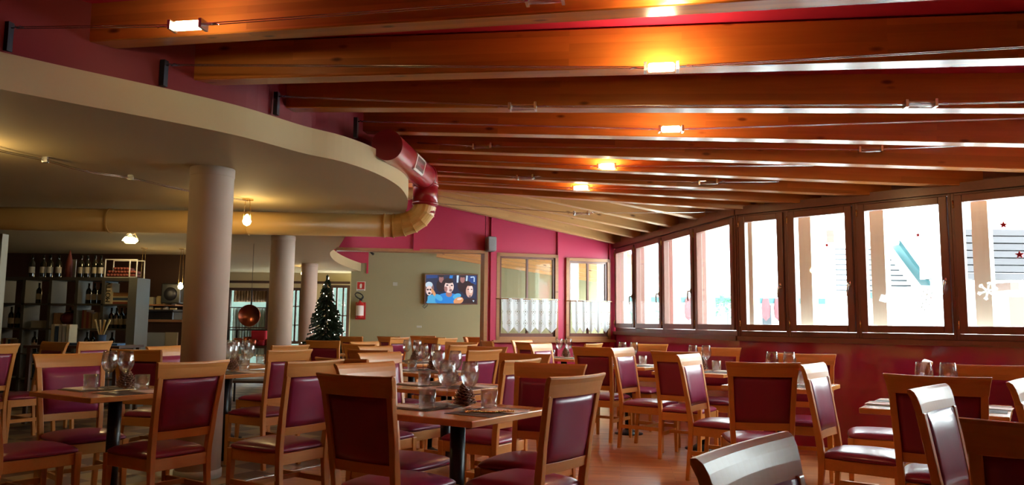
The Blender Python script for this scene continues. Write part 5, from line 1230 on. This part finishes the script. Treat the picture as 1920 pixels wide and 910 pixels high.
# copper display in front of the glazed door
p = aty(469, 592, 12.0); r = empty('copper_pan', (p.x, 12.0, p.z), 0, 'large round copper pan hanging by its handle in front of the glazed door', 'pan')
b = bm_new(); lathe(b, [(0, 0), (.155, 0), (.165, -.015), (.170, -.05), (.165, -.05), (.155, -.008), (0, -.008)], 36)
for v in b.verts: v.co = Vector((v.co.x, v.co.z, v.co.y))
obj('pan_body', b, M['copper'], r, smooth=True)
b = bm_new(); tube(b, [(0, .03, .16), (0, .035, .28), (0, .03, .40)], [.014, .009, .013], 8); obj('handle', b, M['darksteel'], r, smooth=True)
b = bm_new(); tube(b, [(0, .03, .40), (0, .03, ZF - p.z)], .003, 6); obj('hanging_chain', b, M['darksteel'], r)
p = aty(474, 640, 11.4); r = empty('serving_cart', (p.x, 11.4, 0), 0, 'dark serving cart with a red cloth below the copper pan', 'cart')
b = bm_new(); box(b, -.32, .32, -.2, .2, .80, .83); box(b, -.32, .32, -.2, .2, .3, .33); obj('shelf', b, M['barwall'], r)
for sx in (-.3, .3):
    for sy in (-.18, .18): b = bm_new(); box(b, sx - .012, sx + .012, sy - .012, sy + .012, 0, 1.06); obj('leg', b, M['darksteel'], r)
b = bm_new(); tube(b, [(-.3, -.18, 1.06), (.3, -.18, 1.06)], .008, 8); tube(b, [(-.3, .18, 1.06), (.3, .18, 1.06)], .008, 8); obj('rail', b, M['darksteel'], r)
b = bm_new(); box(b, .0, .22, -.1, .1, .9, 1.06); prism(b, [(0.02, -.11), (.2, -.11), (.23, .1), (.0, .1)], .83, .92); tag(obj('red_cloth', b, M['redfelt'], loc=(p.x, 11.4, 0), bevel=.02), 'folded red cloth on the serving cart', 'cloth')
for i, (dx, dy, s_) in enumerate(((-.2, -.05, 1.0), (-.08, .03, 1.15), (.05, -.13, .9), (.26, -.05, .9))):
    b = bm_new(); lathe(b, [(0, 0), (.05, 0), (.06, .03), (.06, .11), (.055, .11), (.05, .01), (0, .01)], 18); tube(b, [(.055, 0, .09), (.10, 0, .08), (.10, 0, .04), (.058, 0, .03)], .006, 6)
    o = obj('copper_mug', b, M['copper'], loc=(p.x + dx, 11.4 + dy, .8305), smooth=True); o.scale = (s_,) * 3; tag(o, 'copper mug, %s from the left on the serving cart' % od[i], 'mug', 'copper mugs on the cart')
# small plant on a far table
p = aty(688, 634, 10.9)
r = empty('potted_plant', (p.x, 10.9, .745), 0, 'small green plant on a table beyond the centre row', 'plant')
b = bm_new(); lathe(b, [(0, 0), (.04, 0), (.055, .08), (0, .08)], 14); obj('pot', b, M['white'], r)
b = bm_new(); rnd = random.Random(4)
for k in range(40):
    a = rnd.random() * 6.28; l_ = rnd.uniform(.05, .11); e_ = rnd.uniform(.3, 1.3); d = Vector((math.cos(a) * math.cos(e_), math.sin(a) * math.cos(e_), math.sin(e_))); s_ = Vector((-math.sin(a), math.cos(a), 0)) * .014
    o_ = Vector((0, 0, .08)); b.faces.new([b.verts.new(o_), b.verts.new(o_ + d * l_ * .6 + s_), b.verts.new(o_ + d * l_), b.verts.new(o_ + d * l_ * .6 - s_)])
obj('leaves', b, M['greenleaf'], r)
dup(TB0, (p.x, 11.0, 0), 1.0, 'square table carrying the small plant beyond the centre row')

# ------------------------------------------------------------------ outside: snow, posts, buildings
b = bm_new(); prism(b, [(pA0.x + .25, 12.6), (pA0.x + .22, pA0.y), (pB0.x + .22, pB0.y + .05), (9.3, 1.9), (60, -12), (60, 70), (-20, 70), (-20, 20.2), (2.6, 20.2), (2.6, 18.7)], -.5, -.3); tag(obj('snowy_ground', b, M['snow']), 'snow covered ground outside the windows', 'snow', kind='structure')
def out_post(px, off, n, P0, wd_, label):
    q = onplane(px, 520, P0 - n * off, n); ux = Vector((-n.y, n.x, 0)); b = bm_new(); h = wd_ / 2
    v = [Vector((q.x, q.y, 0)) + ux * sx * h - n * sy * h for sx, sy in ((-1, -1), (1, -1), (1, 1), (-1, 1))]
    prism(b, [(a.x - q.x, a.y - q.y) for a in v], 0, 2.75); tag(obj('veranda_post', b, M['postwood'], loc=(q.x, q.y, -.3)), label, 'post', 'timber posts outside the windows')
for i, (px, lb) in enumerate(((1170, 'farthest window'), (1209, 'second window from the corner'), (1263, 'third window from the corner'), (1326, 'fourth window from the corner'))): out_post(px, .42, nA, pA0, .14, 'timber post outside the ' + lb)
for i, (px, lb) in enumerate(((1407, 'window right of the bend'), (1516, 'second near window'), (1652, 'large window with the handle'), (1846, 'right edge window'))): out_post(px, .42, nB, pB0, .135, 'timber post outside the ' + lb)
ev = bm_new()
for P0, P1, n in ((pA0 + Vector((0, .3, 0)), pA1, nA), (pB0, Bend, nB)):
    a = Vector((P0.x, P0.y, ZB + .42)); c_ = Vector((P1.x, P1.y, ZB + .42)); slab(ev, [a, c_, c_ - n * .5 - Vector((0, 0, .08)), a - n * .5 - Vector((0, 0, .08))], (0, 0, .06))
tag(obj('roof_overhang', ev, M['postwood']), 'wooden eaves outside above the windows', 'eaves', kind='structure')
# low snowy house with the teal gutter
Y1 = 21.0; xa = aty(1150, 560, Y1).x; xb = aty(1606, 562, Y1).x; zg = aty(1400, 561, Y1).z
hs = empty('snowy_house', ((xa + xb) / 2, Y1, 0), 0, 'low white house with a snow covered roof and long teal gutter', 'house')
wv = (xb - xa) / 2
b = bm_new(); box(b, -wv, wv, .5, 7, -.5, zg - .05); obj('walls', b, M['extwhite'], hs)
b = bm_new(); slab(b, [(-wv - .1, -.05, zg), (wv + .1, -.05, zg), (wv - 2.2, 5.5, zg + 4.6), (-wv + 0, 5.5, zg + 4.6)], (0, 0, .25)); obj('snow_roof', b, M['snow'], hs)
b = bm_new(); box(b, -wv - .1, wv + .1, -.14, .02, zg - .12, zg + .03); obj('gutter', b, M['teal'], hs)
for (pa_, pb_, lb) in ((1431, 1447, 'd'), (1552, 1563, 'w')):
    xq = aty(pa_, 590, Y1 + .4).x - (xa + xb) / 2; xw_ = aty(pb_, 590, Y1 + .4).x - (xa + xb) / 2; b = bm_new(); box(b, xq, xw_, .44, .52, -.3 if lb == 'd' else .5, zg - .15); obj('door' if lb == 'd' else 'shutter', b, M['bluegrey'] if lb == 'd' else M['teal'], hs)
xq = aty(1575, 590, Y1 + .4).x - (xa + xb) / 2; b = bm_new(); box(b, xq - .15, xq + .2, .44, .52, -.3, zg - .15); obj('door', b, M['bluegrey'], hs)
for px, lb in ((1291, 'pink cloth hanging outside the third window'), (1437 - 1, 'left pink cloth hanging by the grey door'), (1459, 'right pink cloth hanging by the grey door')):
    q = aty(px, 578, Y1 - .2); b = bm_new(); lathe(b, [(0, -.35), (.10, -.25), (.12, 0), (.08, .25), (0, .28)], 12); tube(b, [(0, 0, .25), (0, .12, zg - .05 - q.z)], .01, 6)
    tag(obj('hanging_cloth', b, M['pink'], loc=q), lb, 'hanging cloth')
for px, py, s_, lb in ((1364, 572, .35, 'green hanging plant outside the fourth window'), (1335, 585, .28, 'small shrub outside the fourth window'), (1243, 590, .3, 'shrub outside between second and third window'), (1178, 590, .28, 'shrub outside the farthest window')):
    q = aty(px, py, 20.0); b = bm_new(); rnd = random.Random(px)
    for k in range(160):
        d = Vector((rnd.gauss(0, 1), rnd.gauss(0, 1), rnd.gauss(0, 1.3))).normalized() * s_ * rnd.uniform(.3, 1); u_ = Vector((rnd.uniform(-1, 1), rnd.uniform(-1, 1), rnd.uniform(-1, 1))) * .07
        v_ = u_.cross(Vector((rnd.random(), rnd.random(), rnd.random()))) ; b.faces.new([b.verts.new(d), b.verts.new(d + u_), b.verts.new(d + v_ * 12 * .1 + u_ * .3)])
    tube(b, [(0, 0, -s_ * .6), (0, 0, -q.z - .3)], .02, 6)
    tag(obj('shrub', b, M['greenleaf'], loc=q), lb, 'shrub')
# gabled house seen through the large window
Y2 = 18.0
def o2(px, py, y=Y2): return aty(px, py, y)
g = empty('gabled_house', (o2(1668, 560).x, Y2, 0), 0, 'white timber gable with a steep teal edged snowy roof', 'house'); gx = g.location.x
a, t_, c_ = o2(1600, 556), o2(1672, 470), o2(1737, 556)
b = bm_new(); slab(b, [(a.x - gx, 0, -.5), (c_.x - gx - .15, 0, -.5), (c_.x - gx - .15, 0, c_.z), (t_.x - gx, 0, t_.z), (a.x - gx, 0, t_.z - .2)], (0, 1.6, 0)); obj('walls', b, M['extwhite'], g)
b = bm_new()
for k in range(9):
    z = a.z + .12 + k * (t_.z - a.z) / 9; xr_ = c_.x - gx - .15 - (c_.x - t_.x) * (z - c_.z) / (t_.z - c_.z); box(b, a.x - gx - .4, xr_ - .05, -.02, 0, z, z + .035)
obj('siding_lines', b, M['bluegrey'], g)
b = bm_new(); slab(b, [(t_.x - gx, -.35, t_.z + .10), (c_.x - gx + .05, -.35, c_.z + .02), (c_.x - gx + .08, -.35, c_.z + .09), (t_.x - gx + .03, -.35, t_.z + .20)], (0, .35, 0)); obj('verge_board', b, M['teal'], g)
b = bm_new(); slab(b, [(t_.x - gx, -.3, t_.z + .20), (c_.x - gx + .08, -.3, c_.z + .09), (c_.x - gx + .25, -.3, c_.z + .25), (t_.x - gx + .1, -.3, t_.z + .60)], (0, 2.7, 0)); obj('snow_roof', b, M['snow'], g)
b = bm_new(); box(b, a.x - gx, c_.x - gx + .1, -.35, .0, a.z - .05, a.z + .08); obj('gutter', b, M['teal'], g)
q0, q1 = o2(1676, 565), o2(1722, 606); b = bm_new(); box(b, q0.x - gx, q1.x - gx, -.05, 0, -.4, q0.z); obj('door', b, M['bluegrey'], g)
# tall building with the teal shutter
Y3 = 29.0; q0, q1 = aty(1671, 397, Y3), aty(1696, 455, Y3)
t = empty('tall_building', (q0.x, Y3, 0), 0, 'tall white building with a teal shutter behind the gable', 'building')
b = bm_new(); box(b, -9, 4.5, 0, 6, -.5, 7.6); obj('walls', b, M['extwhite'], t)
b = bm_new(); box(b, 0, q1.x - q0.x, -.08, 0, q1.z, q0.z + .3); obj('shutter', b, M['teal'], t); b = bm_new(); box(b, -.55, -.15, -.06, 0, q1.z - .1, q0.z + .3); obj('window_recess', b, M['bluegrey'], t)
q2 = aty(1557, 432, Y3); q3 = aty(1550, 455, Y3); b = bm_new(); box(b, q3.x - q0.x, q2.x - q0.x + .1, -.06, 0, q3.z, q2.z); obj('window_recess', b, M['barwall'], t)
# timber sided house at the right
Y4 = 15.5; q0 = aty(1852, 432, Y4); q1 = aty(1921, 527, Y4); hx = aty(1742, 480, Y4)
t = empty('timber_house', (hx.x, Y4, 0), 0, 'house with weathered timber siding above white walls at the right', 'house')
b = bm_new(); box(b, 0, 9, .35, 2.2, -.5, aty(1800, 535, Y4).z); box(b, 0, 9, .35, 2.2, aty(1880, 428, Y4).z, 6); obj('walls', b, M['extwhite'], t)
zt_, zb_ = aty(1880, 428, Y4).z, aty(1880, 524, Y4).z; nb = 7
for k in range(nb):
    z = zb_ + (zt_ - zb_) * k / nb; b = bm_new(); box(b, 0, 9, 0 if k % 2 else .02, .35, z, z + (zt_ - zb_) / nb - .025); obj('siding_board', b, M['plank'], t)
b = bm_new(); box(b, -.02, .28, -.03, .34, zb_, 5); box(b, aty(1757, 480, Y4).x - hx.x, aty(1768, 480, Y4).x - hx.x, -.06, .3, -.5, 5); obj('pale_post', b, M['extwhite'], t)
q5, q6 = aty(1864, 532, Y4), aty(1881, 546, Y4); b = bm_new(); box(b, q5.x - hx.x, q6.x - hx.x, -.5, .35, q6.z, q5.z); obj('beam_end', b, M['barwall'], t)
q5, q6 = aty(1903, 556, Y4), aty(1960, 606, Y4); b = bm_new(); box(b, q5.x - hx.x, q6.x - hx.x, .2, .34, -.3, q5.z); obj('door', b, M['barwall'], t); b = bm_new(); box(b, q5.x - hx.x - .15, q5.x - hx.x, .2, .34, -.3, q5.z + .1); obj('door_frame', b, M['cream'], t)
q5, q6 = aty(1896, 382, Y4), aty(1904, 417, Y4); b = bm_new(); box(b, q5.x - hx.x, q6.x - hx.x + .03, .25, .34, q6.z, q5.z + .2); obj('window_jamb', b, M['postwood'], t)
